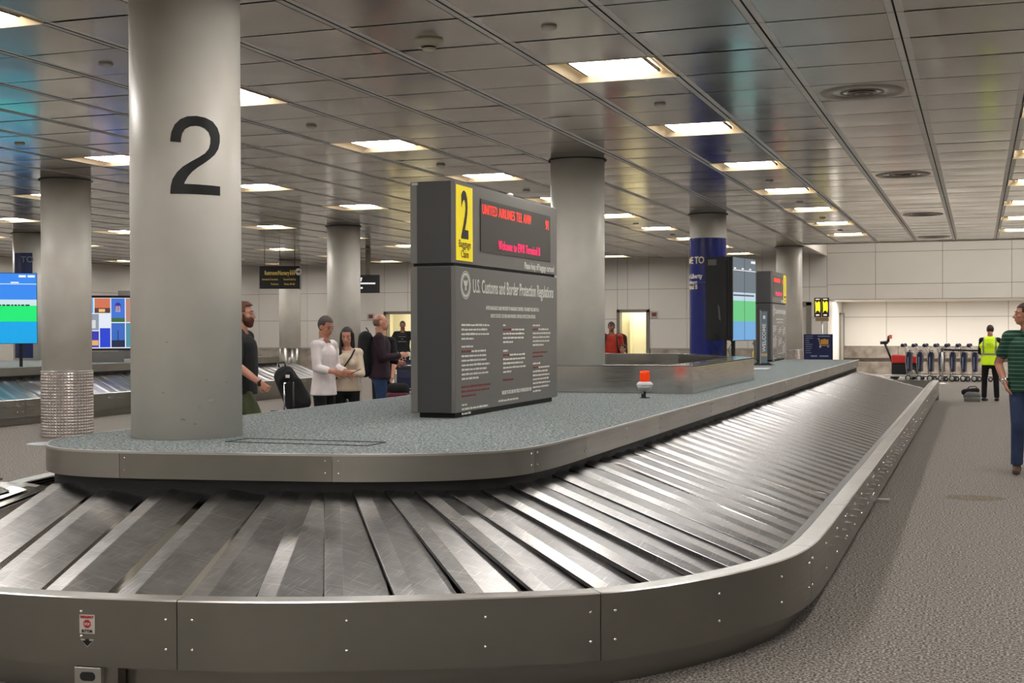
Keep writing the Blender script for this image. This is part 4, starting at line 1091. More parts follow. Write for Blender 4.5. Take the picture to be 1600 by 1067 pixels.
m = MB(); m.box(-0.6, 0.46, -0.054, -0.05, -0.02, 0.025); m.box(-0.5, 0.10, -0.054, -0.05, -0.15, -0.10); m.add([(-0.02, -0.054, 0.17), (0.09, -0.054, 0.17), (0.06, -0.054, 0.06), (0.03, -0.054, 0.06), (0.04, -0.054, 0.12), (-.02, -0.054, 0.12)], [tuple(range(6))]); m.build('lettering', emis('lit white', (1, 1, 1, 1), 0.9), bd)
m = MB(); m.box(0.18, 0.32, -0.03, 0.03, 0.25, 0.97); m.build('hanger_post', mat('hanger', srgb(92, 88, 74), .5), t)

# cart rental signs by the raised bay
t = empty('cart_sign', (-4.35, 39.75, 0), 'lit double sign on a post showing yellow luggage carts, next to the bright recess', 'sign')
zz = HC+0.27
m = MB(); m.tube([(0, 0, 0), (0, 0, zz)], 0.03, 10); m.build('post', M_steel, t)
M_yel = emis('lit yellow', srgb(255, 232, 40), 1.6)
for s_ in (-0.125, 0.095):
    m = MB(); m.box(s_-0.10, s_+0.105, -0.04, 0.04, zz+0.03, zz+0.60, 0); bd = m.build('sign_box', mat('sign brown', srgb(40, 26, 20), .5), t)
    m = MB()
    m.add([(s_-0.07, -0.043, zz+.48), (s_-0.04, -0.043, zz+.50), (s_-0.03, -0.043, zz+.44), (s_+.0, -0.043, zz+.46), (s_+.02, -0.043, zz+.50), (s_+.07, -0.043, zz+.47), (s_+.075, -0.043, zz+.25), (s_+.06, -0.043, zz+.16), (s_+.03, -0.043, zz+.22), (s_-.03, -0.043, zz+.22), (s_-.06, -0.043, zz+.15), (s_-.06, -0.043, zz+.3)], [tuple(range(12))])
    m.build('cart_picture', M_yel, bd)
    m = MB(); m.box(s_-.06, s_+.06, -.043, -.04, zz+.54, zz+.57); m.box(s_-.05, s_+.05, -.043, -.04, zz+.07, zz+.11); m.build('lettering', emis('lit cream', srgb(255, 240, 220), 1.0), bd)
m = MB(); m.box(-0.19, 0.19, -0.03, 0.03, zz-0.09, zz+0.02); m.build('price_strip', mat('strip', srgb(170, 140, 110), .5), t)
t = empty('cart_rental_board', (-4.38, 38.9, 0), 'dark blue board with a picture of a loaded luggage cart standing behind the deck end', 'sign board')
m = MB(); m.box(-0.40, 0.42, 0, 0.06, 0.3, 1.42); bd = m.build('board', M_navy, t)
zc_ = HC-0.42
m = MB(); m.box(0.08, 0.30, -0.006, 0, zc_-0.07, zc_+0.07); m.box(0.16, 0.22, -0.006, 0, zc_+.07, zc_+.09); m.build('suitcase_picture', mat('suitcase gold', srgb(212, 160, 64), .5), bd)
m = MB(); bar2(m, (0, 0), (0.1, 0), .01, 0, .01); m = MB()
m.box(0.0, 0.03, -.006, 0, zc_+.08, zc_+.10); m.add([(0.02, -.005, zc_+.1), (0.04, -.005, zc_+.1), (0.08, -.005, zc_-.11), (0.06, -.005, zc_-.11)], [(0,1,2,3)]); m.box(0.06, 0.33, -.006, 0, zc_-.11, zc_-.095)
for x_ in (0.07, 0.29): m.ell((x_, -.004, zc_-.14), (0.03 if x_ < .1 else .02, 0.004, .03 if x_ < .1 else .02), 12, 8)
m.build('cart_picture', mat('cart peach', srgb(224, 190, 150), .5), bd)
m = MB(); m.box(0.0, 0.34, -.006, 0, zc_+.15, zc_+.175)
rr = random.Random(2)
for k in range(9): m.box(-0.35, -0.35+rr.uniform(.1, .22), -.006, 0, zc_+.16-.06*k, zc_+.175-.06*k)
m.box(-0.2, -.02, -.006, 0, zc_-.43, zc_-.39); m.box(0.05, .3, -.006, 0, zc_-.43, zc_-.39)
m.build('lettering', mat('board grey text', srgb(150, 158, 190), .5), bd)
for x_ in (-0.35, 0.37): m = MB(); m.box(x_-.02, x_+.02, 0.0, .06, 0, 0.3); m.build('leg', M_steel, t)

# ------------------------------------------------------------------ people
def blob(mb, p0, p1, r0, r1, k=1.0, side=None, n=16, cap0=True, cap1=True, bulge=0.0):
    """tapered capsule, cross-section stretched k times along side"""
    p0, p1 = Vector(p0), Vector(p1); d = p1-p0; ln = d.length; d = d.normalized()
    pts, rr = [], []
    if cap0:
        for a in (88, 66, 42, 20): pts.append(p0-d*r0*math.sin(R(a))); rr.append(r0*math.cos(R(a)))
    m_ = 5
    for i in range(m_+1):
        t = i/m_; pts.append(p0+d*ln*t); rr.append(r0+(r1-r0)*t+bulge*math.sin(math.pi*t))
    if cap1:
        for a in (20, 42, 66, 88): pts.append(p1+d*r1*math.sin(R(a))); rr.append(r1*math.cos(R(a)))
    mb.tube(pts, rr, n, 0, True, k, Vector(side) if side is not None else (Vector((1, 0, 0)) if abs(d.x) < .9 else Vector((0, 1, 0))))
def remeshed(mb, name, m, parent, vox, smooth=3, loc=None):
    me = bpy.data.meshes.new('tmp'); me.from_pydata(mb.v, [], mb.f); me.update()
    o = bpy.data.objects.new('tmp', me); C.objects.link(o)
    md = o.modifiers.new('r', 'REMESH'); md.mode = 'VOXEL'; md.voxel_size = vox; md.use_smooth_shade = True
    if smooth: sm = o.modifiers.new('s', 'SMOOTH'); sm.iterations = smooth; sm.factor = 0.5
    dg = bpy.context.evaluated_depsgraph_get(); m2 = bpy.data.meshes.new_from_object(o.evaluated_get(dg))
    bpy.data.objects.remove(o); bpy.data.meshes.remove(me); m2.name = name
    m2.materials.clear(); m2.materials.append(m)
    for p in m2.polygons: p.use_smooth = True; p.material_index = 0
    o = bpy.data.objects.new(name, m2); C.objects.link(o); o.parent = parent
    if loc: o.location = loc
    return o
def V(*a): return Vector(a)
def hand(mb, wr, d, pal, sgn, curl=0.5, s=1.0):
    """wr wrist, d direction of hand, pal palm normal, sgn: which side the thumb leaves"""
    d = d.normalized(); pal = (pal - d*pal.dot(d)).normalized(); sd = d.cross(pal)*sgn
    blob(mb, wr, wr+d*0.085*s, 0.017*s, 0.018*s, 2.2, sd, 12)
    for i, (o_, l_) in enumerate(((0.030, .070), (0.010, .080), (-.010, .074), (-.030, .058))):
        b0 = wr+d*0.085*s+sd*o_*s; c1 = curl*0.7; d1 = d*math.cos(c1)+pal*math.sin(c1); b1 = b0+d1*l_*0.5*s
        c2 = curl*1.7; d2 = d*math.cos(c2)+pal*math.sin(c2); b2 = b1+d2*l_*0.5*s
        blob(mb, b0, b1, 0.0095*s, 0.0088*s, 1, None, 8); blob(mb, b1, b2, 0.0088*s, 0.0075*s, 1, None, 8)
    t0 = wr+d*0.025*s+sd*0.030*s; t1 = t0+(d*0.6+sd*0.7+pal*.25).normalized()*0.042*s; t2 = t1+(d*0.9+sd*0.2+pal*.4).normalized()*0.032*s
    blob(mb, t0, t1, 0.013*s, 0.0105*s, 1, None, 8); blob(mb, t1, t2, 0.0105*s, 0.0085*s, 1, None, 8)
POSE = dict(hip=(0, 0, .95), lean=0.0, le=(-.25, -.03, 1.16), lw=(-.27, .06, .92), re=(.25, -.03, 1.16), rw=(.27, .06, .92), lk=(-.10, .02, .52), la=(-.11, 0, .09), rk=(.10, .02, .52), ra=(.11, 0, .09), hy=0.0, hp=0.0, hc=0.35, lf=0.0, rf=0.0)
def person(label, loc, rz, h, skc, shirt, pants, hair=None, shoes=None, pose=None, build=1.0, sleeve='short', hairstyle='short', beard=None, hem=0.90, hs=1.0, tuck=False, belly=0.0, shorts=False, glasses=False, scale_w=1.0, female=False, group=None):
    P_ = dict(POSE); P_.update(pose or {})
    t = empty('person', loc, label, 'person', group, rz)
    t.scale = (h/1.8,)*3
    ln = P_['lean']
    def T(x, y, z):   # lean of the upper body about the hips
        if z < .95: return V(x, y, z)
        return V(x, y*math.cos(ln)+(z-.95)*math.sin(ln), .95+(z-.95)*math.cos(ln)-y*math.sin(ln))
    b_ = build; sh = 0.185*(0.5+0.5*b_)*(0.9 if female else 1)
    LS, RS = T(-sh, -.01, 1.45), T(sh, -.01, 1.45)
    le, lw, re, rw = (V(*P_[k]) for k in ('le', 'lw', 're', 'rw'))
    lk, la, rk, ra = (V(*P_[k]) for k in ('lk', 'la', 'rk', 'ra'))
    LH, RH = V(-.10, 0, .93), V(.10, 0, .93)
    ax = V(1, 0, 0)
    def torso(m, g_=0.0, bot=.93, flat=False):
        blob(m, T(0, -.005, bot), T(0, 0, 1.10), .118*b_+g_*2.2, .108*b_+g_+belly*.3, 1.42, ax, 20, cap0=not flat)
        blob(m, T(0, belly*.6, 1.08), T(0, .0, 1.34), .108*b_+g_+belly*.4, .122*b_+g_, 1.42, ax, 20)
        blob(m, T(0, -.012, 1.33), T(0, -.015, 1.44), .115*b_+g_, .078+g_, 1.55, ax, 20)
        blob(m, LS, RS, .062*(.6+.4*b_)+g_, .062*(.6+.4*b_)+g_, 1, None, 14)
        blob(m, T(0, -.02, 1.42), T(0, -.01, 1.50), .085+g_*.6, .06+g_*.6, 1.3, ax, 14)
        if female:
            for s_ in (-1, 1): m.ell(T(s_*.075, .085 + (g_-.014)*.0, 1.30), (.056+g_, .045+g_*1.3, .056+g_))
    def arm(m, S_, E_, W_, g_=0.0, upto=1.0):
        a = (.6+.4*b_)*(.85 if female else 1)
        if upto <= 1: blob(m, S_, S_.lerp(E_, upto), .055*a+g_, (.055-(.055-.043)*upto)*a+g_*1.25, 1, None, 14)
        else:
            blob(m, S_, E_, .055*a+g_, .043*a+g_, 1, None, 14); blob(m, E_, E_.lerp(W_, upto-1), .043*a+g_, (.043-.014*(upto-1))*a+g_, 1, None, 12)
    body = MB()
    torso(body)
    for S_, E_, W_ in ((LS, le, lw), (RS, re, rw)):
        arm(body, S_, E_, W_); a = (.6+.4*b_)*(.85 if female else 1)
        blob(body, E_, W_, .041*a, .027*a, 1, None, 12, bulge=.004)
    for H_, K_, A_ in ((LH, lk, la), (RH, rk, ra)):
        blob(body, H_, K_, .082*b_, .056, 1, None, 14); blob(body, K_, A_, .052, .036, 1, None, 12, bulge=.008)
    # neck and head
    nb = T(0, -.01, 1.48); hc = T(P_.get('ho', 0), .015, 1.69)
    rot = Matrix.Rotation(P_['hy'], 3, 'Z') @ Matrix.Rotation(-P_['hp'], 3, 'X')
    def H_(x, y, z): return hc + rot @ (V(x, y, z)*hs)
    blob(body, nb, H_(0, -.02, -.07), .062*(.7+.3*b_), .055*(.7+.3*b_)*hs, 1.05, ax, 14)
    hd = body
    rr = rot.to_4x4().to_3x3()
    hd.ell(H_(0, -.012, .018), (.074*hs, .094*hs, .098*hs), 20, 14, 0, rr)
    hd.ell(H_(0, .028, -.045), (.057*hs, .062*hs, .066*hs), 16, 12, 0, rr)
    hd.ell(H_(0, .052, -.082), (.032*hs, .028*hs, .024*hs), 12, 8, 0, rr)      # chin
    hd.ell(H_(0, .066, .028), (.052*hs, .018*hs, .013*hs), 12, 8, 0, rr)      # brow
    for s_ in (-1, 1):
        hd.ell(H_(s_*.040, .055, -.018), (.022*hs, .022*hs, .02*hs), 10, 8, 0, rr)   # cheek
        hd.ell(H_(s_*.077, -.012, -.008), (.009*hs, .020*hs, .031*hs), 10, 8, 0, rr)  # ear
    blob(hd, H_(0, .080, .012), H_(0, .104, -.026), .009*hs, .0135*hs, 1.0, None, 10)
    hd.ell(H_(0, .096, -.030), (.018*hs, .010*hs, .009*hs), 10, 8, 0, rr)
    hd.ell(H_(0, .082, -.056), (.024*hs, .010*hs, .009*hs), 10, 8, 0, rr)     # lips
    for W_, E_, s_ in ((lw, le, -1), (rw, re, 1)):
        d = (W_-E_).normalized(); pal = V(-s_, 0, 0) if abs(d.x) < .8 else V(0, 0, -1)
        if P_.get('pal'): pal = V(*P_['pal'])
        hand(body, W_, d, pal, 1 if s_ < 0 else -1, P_['hc'], 1.0 if not female else .9)
    bo = remeshed(body, 'body', skc, t, 0.0075, 2)
    # eyes, mouth
    for s_ in (-1, 1):
        m = MB(); m.ell(H_(s_*.029, .0745, .008), (.0125*hs, .008*hs, .007*hs), 10, 8, 0, rr); e_ = m.build('eye', mat('eye white', srgb(140, 130, 124), .4), bo)
        m = MB(); m.ell(H_(s_*.029, .0805, .008), (.0062*hs, .004*hs, .0062*hs), 8, 6, 0, rr); m.build('iris', M_ink, e_)
        if hair and not hairstyle == 'bald':
            m = MB(); blob(m, H_(s_*.014, .088, .032), H_(s_*.048, .076, .034), .004*hs, .003*hs, 1, None, 6); m.build('eyebrow', hair, bo)
    m = MB(); blob(m, H_(-.018, .0895, -.057), H_(.018, .0895, -.057), .0035*hs, .0035*hs, 1, None, 6); m.build('mouth', mat('lip', srgb(128, 70, 62), .5), bo)
    # hair
    if hair:
        m = MB(); inv = rr.transposed()
        if hairstyle != 'bald': m.ell(H_(0, -.020, .028), (.082*hs, .098*hs, .101*hs), 22, 16, 0, rr)
        else: m.ell(H_(0, -.018, .004), (.0775*hs, .0965*hs, .085*hs), 22, 16, 0, rr)
        if hairstyle == 'thick': m.ell(H_(0, .01, .065), (.070*hs, .078*hs, .062*hs), 18, 12, 0, rr)
        if hairstyle == 'long':
            for s_ in (-1, 1): blob(m, H_(s_*.062, -.02, .03), T(s_*.085, .05 if s_ > 0 else -.02, 1.40), .030, .026, 1.2, None, 12)
            blob(m, H_(0, -.05, .02), T(0, -.10, 1.36), .062, .05, 1.3, ax, 14)
        if hairstyle == 'pony': blob(m, H_(0, -.09, .02), T(0, -.11, 1.42), .032, .02, 1.2, ax, 12)
        ho = remeshed(m, 'hair', hair, t, 0.009, 1)
        bm = bmesh.new(); bm.from_mesh(ho.data); dl = []
        for v_ in bm.verts:
            q = inv @ (v_.co - hc)/hs
            line = {'short': .072, 'thick': .080, 'bald': .03, 'long': .075, 'pony': .075}[hairstyle]
            face = q.y > (.035 if hairstyle != 'bald' else -.01) and q.z < line - .35*abs(q.x)*0
            if hairstyle == 'receding': pass
            side = q.y > -.005 and q.z < .02 and hairstyle not in ('long',)
            low = q.z < -.055 and hairstyle not in ('long', 'pony')
            topb = hairstyle == 'bald' and q.z > .045
            if (face or side or low or topb) and not (hairstyle == 'long' and (abs(q.x) > .058 or q.y < 0.03)): dl.append(v_)
        bmesh.ops.delete(bm, geom=dl, context='VERTS'); bm.to_mesh(ho.data); bm.free()
        so = ho.modifiers.new('thick', 'SOLIDIFY'); so.thickness = 0.006; so.offset = 0
    if beard:
        m = MB(); m.ell(H_(0, .032, -.058), (.064*hs, .066*hs, .062*hs), 18, 14, 0, rr); m.ell(H_(0, .058, -.094), (.040*hs, .034*hs, .034*hs), 14, 10, 0, rr)
        for s_ in (-1, 1): blob(m, H_(s_*.066, .012, .0), H_(s_*.058, .03, -.06), .012*hs, .018*hs, 1, None, 8)
        m.ell(H_(0, .088, -.043), (.028*hs, .010*hs, .007*hs), 10, 8, 0, rr)
        bd_ = remeshed(m, 'beard', beard, t, 0.007, 1)
    if glasses:
        m = MB()
        for s_ in (-1, 1):
            m.tube([H_(s_*.029+.019*math.cos(a), .092, .006+.014*math.sin(a)) for a in [math.pi*2*i/14 for i in range(15)]], .0018, 5)
            m.tube([H_(s_*.048, .090, .010), H_(s_*.078, 0.0, .008)], .0018, 5)
        m.build('glasses', mat('spectacle frame', srgb(190, 170, 160), .3, .6), t)
    # shirt
    m = MB(); torso(m, .014, hem, True)
    up = {'short': .62, 'long': 1.96, 'mid': 1.55, 'three': 1.75}[sleeve]
    for S_, E_, W_ in ((LS, le, lw), (RS, re, rw)): arm(m, S_, E_, W_, .015, up)
    so = remeshed(m, 'shirt', shirt, t, 0.011, 2)
    bm = bmesh.new(); bm.from_mesh(so.data)
    bmesh.ops.delete(bm, geom=[v_ for v_ in bm.verts if (v_.co-nb).length < .085 and v_.co.z > nb.z+.005 and v_.co.z > T(0, 0, 1.49).z], context='VERTS')
    bm.to_mesh(so.data); bm.free()
    # trousers
    m = MB(); blob(m, V(0, -.005, .90), T(0, 0, 1.0), .124*b_, .118*b_, 1.42, ax, 20)
    for K0, K_, A_ in ((LH, lk, la), (RH, rk, ra)):
        blob(m, K0, K_, .094*b_, .072, 1, None, 14); blob(m, K_, A_ + V(0, 0, .0), .070, .062, 1, None, 12, cap1=False)
    remeshed(m, 'trousers', pants, t, 0.012, 2)
    for A_, fa in ((la, P_['lf']), (ra, P_['rf'])):
        m = MB(); d = V(math.sin(fa), math.cos(fa), 0)
        blob(m, A_+V(0, -.02, -.045)-d*.03, A_+d*.09+V(0, 0, -.055), .042, .036, 1.15, V(d.y, -d.x, 0), 14); blob(m, A_+d*.08+V(0, 0, -.058), A_+d*.16+V(0, 0, -.062), .038, .028, 1.25, V(d.y, -d.x, 0), 14); blob(m, A_+V(0, 0, .02), A_+V(0, 0, -.03), .044, .044, 1, None, 12)
        sh_ = remeshed(m, 'shoe', shoes or M_ink, t, 0.010, 1)
        zmin = min(v_.co.z for v_ in sh_.data.vertices)
    return t, dict(T=T, H=H_, lw=lw, rw=rw, LS=LS, RS=RS, rr=rr, hc=hc)
def cloth(name, c, rough=0.9, var=12):
    m = mottled(name, srgb(*[max(0, x-var) for x in c]), srgb(*[min(255, x+var//2) for x in c]), 6, rough); return m
K_l = skin('light', srgb(196, 140, 118)); K_m = skin('medium', srgb(184, 126, 102)); K_d = skin('tan', srgb(140, 92, 68)); K_p = skin('pinkish', srgb(206, 150, 130))
H_red = cloth('auburn hair', (86, 44, 26), .7); H_blk = cloth('black hair', (22, 18, 17), .6); H_gry = cloth('greying hair', (70, 62, 58), .7); H_thin = cloth('cropped thin hair', (124, 88, 72), .7); H_brn = cloth('brown hair', (58, 40, 30), .7)
T_blk = cloth('black cloth', (20, 20, 23)); T_wht = cloth('white knit', (226, 216, 216)); T_bei = cloth('cream knit', (205, 188, 168)); T_plum = cloth('dark plum jacket', (40, 22, 34)); T_red = cloth('red cloth', (170, 52, 36)); T_yel = cloth('pale yellow cloth', (232, 206, 92))
T_olive = cloth('olive cloth', (70, 76, 48)); T_jean = cloth('blue denim', (40, 54, 84)); T_jean2 = cloth('worn denim', (36, 60, 96)); T_bpants = cloth('black trousers', (12, 12, 14))
T_vest = mat('yellow hi-vis cloth', srgb(212, 245, 20), .6, emit=srgb(205, 240, 10), es=0.12)
# striped polo
T_polo = mat('green striped polo', srgb(20, 66, 50), .85)
v = coords(T_polo); wv = N(T_polo, 'ShaderNodeTexWave', bands_direction='Z'); wv.inputs['Scale'].default_value = 7.5; L(T_polo, v, wv.inputs['Vector'])
L(T_polo, ramp(T_polo, wv.outputs['Fac'], [(0.0, srgb(16, 58, 44)), (0.90, srgb(22, 70, 52)), (0.95, srgb(92, 122, 100))]), P(T_polo).inputs['Base Color'])
M_brownshoe = cloth('brown shoe', (74, 52, 38), .5)
def face_dir(dx, dy): return math.atan2(-dx, dy)    # rotation so local +Y points along (dx, dy)

# bearded man in black, pulling a case, walking to the right
t, q = person('bearded man with glasses in black t-shirt and olive trousers, pulling a case', (-7.73, 12.85, 0), face_dir(1, 0.25), 1.90, K_l, T_blk, T_olive, H_red,
    M_ink, dict(re=(.28, .04, 1.16), rw=(.25, .27, .98), le=(-.26, -.1, 1.18), lw=(-.26, -.2, .95), rk=(.10, .22, .55), ra=(.11, .12, .10), lk=(-.10, -.05, .52), la=(-.11, -.28, .14), hc=1.0, lean=.02), build=1.16, hairstyle='thick', beard=H_red, hem=.86, belly=.03, glasses=True, hs=1.10)
m = MB(); m.tube([q['rw']+V(0, -.015, 0), q['rw']+V(0, .015, 0)], .036, 16); m.build('watch', M_ink, t)
# man in white knit top and woman beside him
t, q = person('man with short dark hair in white long-sleeved top, holding a phone', (-7.70, 14.75, 0), face_dir(1, -0.1), 1.755, K_m, T_wht, T_bpants, H_gry,
    None, dict(re=(.25, .06, 1.17), rw=(.20, .30, 1.12), le=(-.25, .03, 1.16), lw=(-.12, .31, 1.10), hp=.35, hy=-.2, hc=.6, lean=.03), sleeve='mid', hem=.82, build=1.02, hs=1.08)
ph = empty('phone', (0, 0, 0), 'small dark phone held in front of the man in white', 'phone'); ph.location = (-7.66+.46, 14.75-.12, 1.10)
m = MB(); m.box(-.035, .035, -.07, .07, -.004, .004); m.build('phone_body', M_ink, ph, .003); ph.rotation_euler = (R(25), 0, R(-70))
t, q = person('woman with long dark hair in a cream cardigan with arms folded and a shoulder strap', (-7.80, 15.6, 0), face_dir(.30, -1), 1.62, K_l, T_bei, T_bpants, H_blk,
    None, dict(re=(.23, .05, 1.15), rw=(-.05, .27, 1.14), le=(-.23, .10, 1.15), lw=(.06, .29, 1.18), hp=.25, hc=.4), sleeve='three', hairstyle='long', female=True, hem=.90, hs=1.08, build=.95)
T_ = q['T']; m = MB(); m.tube([T_(-.12, .05, 1.50), T_(-.08, .13, 1.40), T_(.02, .165, 1.25), T_(.16, .13, 1.05), T_(.21, .02, .95)], .012, 6); m.build('shoulder_strap', M_ink, t)
m = MB(); blob(m, V(.24, .02, .98), V(.24, .04, .82), .07, .09, .7, V(1, 0, 0)); o = remeshed(m, 'shoulder_bag', T_blk, t, .012, 2)
# backpack man and friend
t, q = person('man seen from behind in dark plum jacket and jeans with a black backpack', (-8.50, 18.1, 0), face_dir(1, .45), 1.83, K_l, T_plum, T_jean2, H_thin, None,
    dict(re=(.28, .05, 1.17), rw=(.2, .28, 1.2), le=(-.27, .0, 1.17), lw=(-.15, .25, 1.1)), sleeve='long', hairstyle='bald', build=1.18, hem=.86, hs=1.05)
bp = empty('backpack', (-8.50-.165, 18.1-.09, 1.28), 'black backpack worn by the man in the plum jacket', 'backpack', None, face_dir(1, .45))
m = MB(); blob(m, V(0, -.04, -.26), V(0, -.03, .20), .13, .11, 1.35, V(1, 0, 0)); blob(m, V(0, -.16, -.22), V(0, -.13, 0.0), .08, .06, 1.7, V(1, 0, 0)); b1 = remeshed(m, 'pack', T_blk, bp, .013, 2)
m = MB(); m.tube([(0, .02, .30), (.03, -.02, .36), (-.03, -.02, .36), (-.01, .02, .30)], .008, 6); m.build('grab_handle', M_ink, bp)
t, q = person('bald man facing left, mostly hidden behind the man with the backpack', (-9.22, 19.7, 0), face_dir(-.2, -1), 1.76, K_p, T_blk, T_bpants, H_thin, None, dict(re=(.26, .05, 1.17), rw=(.12, .28, 1.22), hy=-.5), hairstyle='bald', build=1.05, hs=1.05)
t, q = person('distant man in black printed t-shirt standing before a lit doorway', (-15.85, 35.3, 0), face_dir(.35, -1), 1.83, K_d, T_blk, T_bpants, H_blk, None, dict(le=(-.34, .02, 1.2), lw=(-.36, .12, .98), re=(.34, .0, 1.2), rw=(.42, .08, .98), hp=.1), build=1.15, hs=1.0)
T_ = q['T']; m = MB()
for k, (z_, w_) in enumerate(((1.36, .10), (1.29, .03), (1.22, .12))): m.box(-w_, w_, .175, .180, z_, z_+.014)
m.build('shirt_print', mat('print grey', srgb(130, 130, 130), .6), t)
t, q = person('man in red shirt with a backpack, beside the lit doorway with the notice', (-7.85, 29.0, 0), face_dir(.2, -1), 1.75, K_d, T_red, T_bpants, H_blk, None, dict(hy=.1), build=1.08)
T_ = q['T']
for s_ in (-1, 1): m = MB(); m.tube([T_(s_*.13, -.10, 1.46), T_(s_*.13, .03, 1.53), T_(s_*.135, .14, 1.40), T_(s_*.15, .15, 1.22), T_(s_*.19, .06, 1.10)], .016, 6); m.build('pack_strap', M_ink, t)
bp2 = empty('backpack', (-7.72, 29.27, 1.25), 'dark backpack on the back of the man in the red shirt', 'backpack', None, face_dir(.2, -1))
m = MB(); blob(m, V(0, 0, -.2), V(0, 0, .15), .11, .10, 1.6, V(1, 0, 0)); remeshed(m, 'pack', cloth('maroon pack', (60, 20, 20)), bp2, .015, 2)
t, q = person('dark-haired child whose head shows above the enclosure edge below the lit doorway', (-7.55, 28.9, 0), face_dir(-.6, -1), 1.22, K_m, T_blk, T_bpants, H_blk, None, hairstyle='thick', hs=1.25)
t, q = person('person with tied dark hair in pale yellow top, partly hidden under the flight screens', (-5.1, 32.3, 0), face_dir(-1, -.35), 1.33, K_d, T_yel, T_bpants, H_blk, None, dict(re=(.24, .03, 1.16)), hairstyle='pony', hs=1.08)
T_ = q['T']; m = MB(); blob(m, T_(0, -.16, 1.1), T_(0, -.15, 1.36), .09, .08, 1.3, V(1, 0, 0)); remeshed(m, 'small_pack', T_blk, t, .013, 2)
# vest worker
t, q = person('airport worker seen from behind in yellow high-visibility vest and black trousers', (0.235, 30.6, 0), face_dir(.12, 1), 1.64, K_l, T_blk, T_bpants, H_brn, None,
    dict(re=(.235, .06, 1.17), rw=(.13, .25, 1.08), le=(-.235, .06, 1.17), lw=(-.12, .26, 1.06), hp=.35, lf=.3, rf=-.3, lk=(-.13, .02, .52), la=(-.14, 0, .09), rk=(.13, .02, .52), ra=(.15, 0, .09)), sleeve='long', build=1.0, hs=1.0, hairstyle='thick')
T_ = q['T']
m = MB(); g_ = .034; b_ = 1.0
blob(m, T_(0, -.005, .86), T_(0, 0, 1.10), .125*b_+g_, .110*b_+g_, 1.42, V(1, 0, 0), 22, cap0=False); blob(m, T_(0, 0, 1.08), T_(0, 0, 1.34), .108*b_+g_, .122*b_+g_*.8, 1.42, V(1, 0, 0), 22); blob(m, T_(0, -.012, 1.33), T_(0, -.015, 1.45), .115*b_+g_, .085+g_*.8, 1.7, V(1, 0, 0), 22)
ve = remeshed(m, 'safety_vest', T_vest, t, .012, 2)
M_refl = mat('reflective tape', srgb(150, 152, 128), .35)
def band(z0_, z1_, name='reflective_band'):
    bm = bmesh.new(); bm.from_mesh(ve.data)
    bmesh.ops.delete(bm, geom=[v_ for v_ in bm.verts if not (z0_ < v_.co.z < z1_)], context='VERTS')
    for v_ in bm.verts: d = Vector((v_.co.x, v_.co.y, 0)); v_.co += d.normalized()*.004
    me = bpy.data.meshes.new(name); bm.to_mesh(me); bm.free(); me.materials.clear(); me.materials.append(M_refl)
    o_ = bpy.data.objects.new(name, me); C.objects.link(o_); o_.parent = ve
band(1.09, 1.15)
for s_ in (-1, 1):
    bm = bmesh.new(); bm.from_mesh(ve.data)
    bmesh.ops.delete(bm, geom=[v_ for v_ in bm.verts if not (v_.co.z > 1.13 and .115 < v_.co.x*s_ < .165)], context='VERTS')
    for v_ in bm.verts: v_.co.y += .004 if v_.co.y > 0 else -.004
    me = bpy.data.meshes.new('reflective_band'); bm.to_mesh(me); bm.free(); me.materials.clear(); me.materials.append(M_refl); o_ = bpy.data.objects.new('reflective_band', me); C.objects.link(o_); o_.parent = ve
m = MB(); pts = [(0.085*math.cos(2*math.pi*i/24), -.196-.0, 1.36+.032*math.sin(2*math.pi*i/24)) for i in range(25)]; m.tube(pts, .0035, 5)
for k in range(5): m.box(-.05+.02*k, -.038+.02*k, -.200, -.192, 1.35, 1.372)
m.build('oval_logo', mat('vest print', srgb(90, 110, 30), .6), ve)
bg = empty('tote_bag', (-0.14, 30.35, 0), 'small grey and black bag at the feet of the worker in the vest', 'bag')
m = MB(); blob(m, V(-.06, 0, .12), V(.08, 0, .12), .12, .11, 1, None); m.box(-.16, .17, -.12, .12, 0.0, .08); remeshed(m, 'bag_body', cloth('bag grey', (96, 96, 94), .6), bg, .012, 2)
m = MB(); blob(m, V(-.15, 0, .2), V(.1, 0, .24), .07, .06); remeshed(m, 'bag_flap', T_blk, bg, .012, 2)
m = MB(); m.tube([(-.12, 0, .24), (-.05, 0, .32), (.08, 0, .33), (.14, 0, .2)], .012, 6); m.build('bag_handle', M_ink, bg)
# man in green polo at the right edge
t, q = person('man in dark green striped polo and blue jeans walking at the right edge', (0.52, 15.62, 0), face_dir(-.10, -1), 1.865, K_m, T_polo, T_jean, H_brn, M_brownshoe,
    dict(re=(.31, -.05, 1.17), rw=(.235, .07, .97), le=(-.28, -.05, 1.17), lw=(-.30, .08, .95), hy=-1.25, ho=.05, rk=(.10, .12, .53), ra=(.11, .12, .10), lk=(-.10, .06, .54), la=(-.11, -.28, .16), lean=.0), build=1.12, hairstyle='short', hem=.87, belly=.03)
# NB local +x is the person's left when facing the camera; swap handled by rotation
m = MB(); m.tube([q['rw']+V(0, -.02, .02), q['rw']+V(0, .02, -.0)], .038, 16); m.build('wristwatch', M_chrome, t)
T_ = q['T']; m = MB(); m.tube([T_(-.07, .0, 1.535), T_(-.075, .06, 1.51), T_(0, .125, 1.46), T_(.075, .06, 1.51), T_(.07, 0, 1.535)], .014, 8); m.build('collar', T_polo, t)

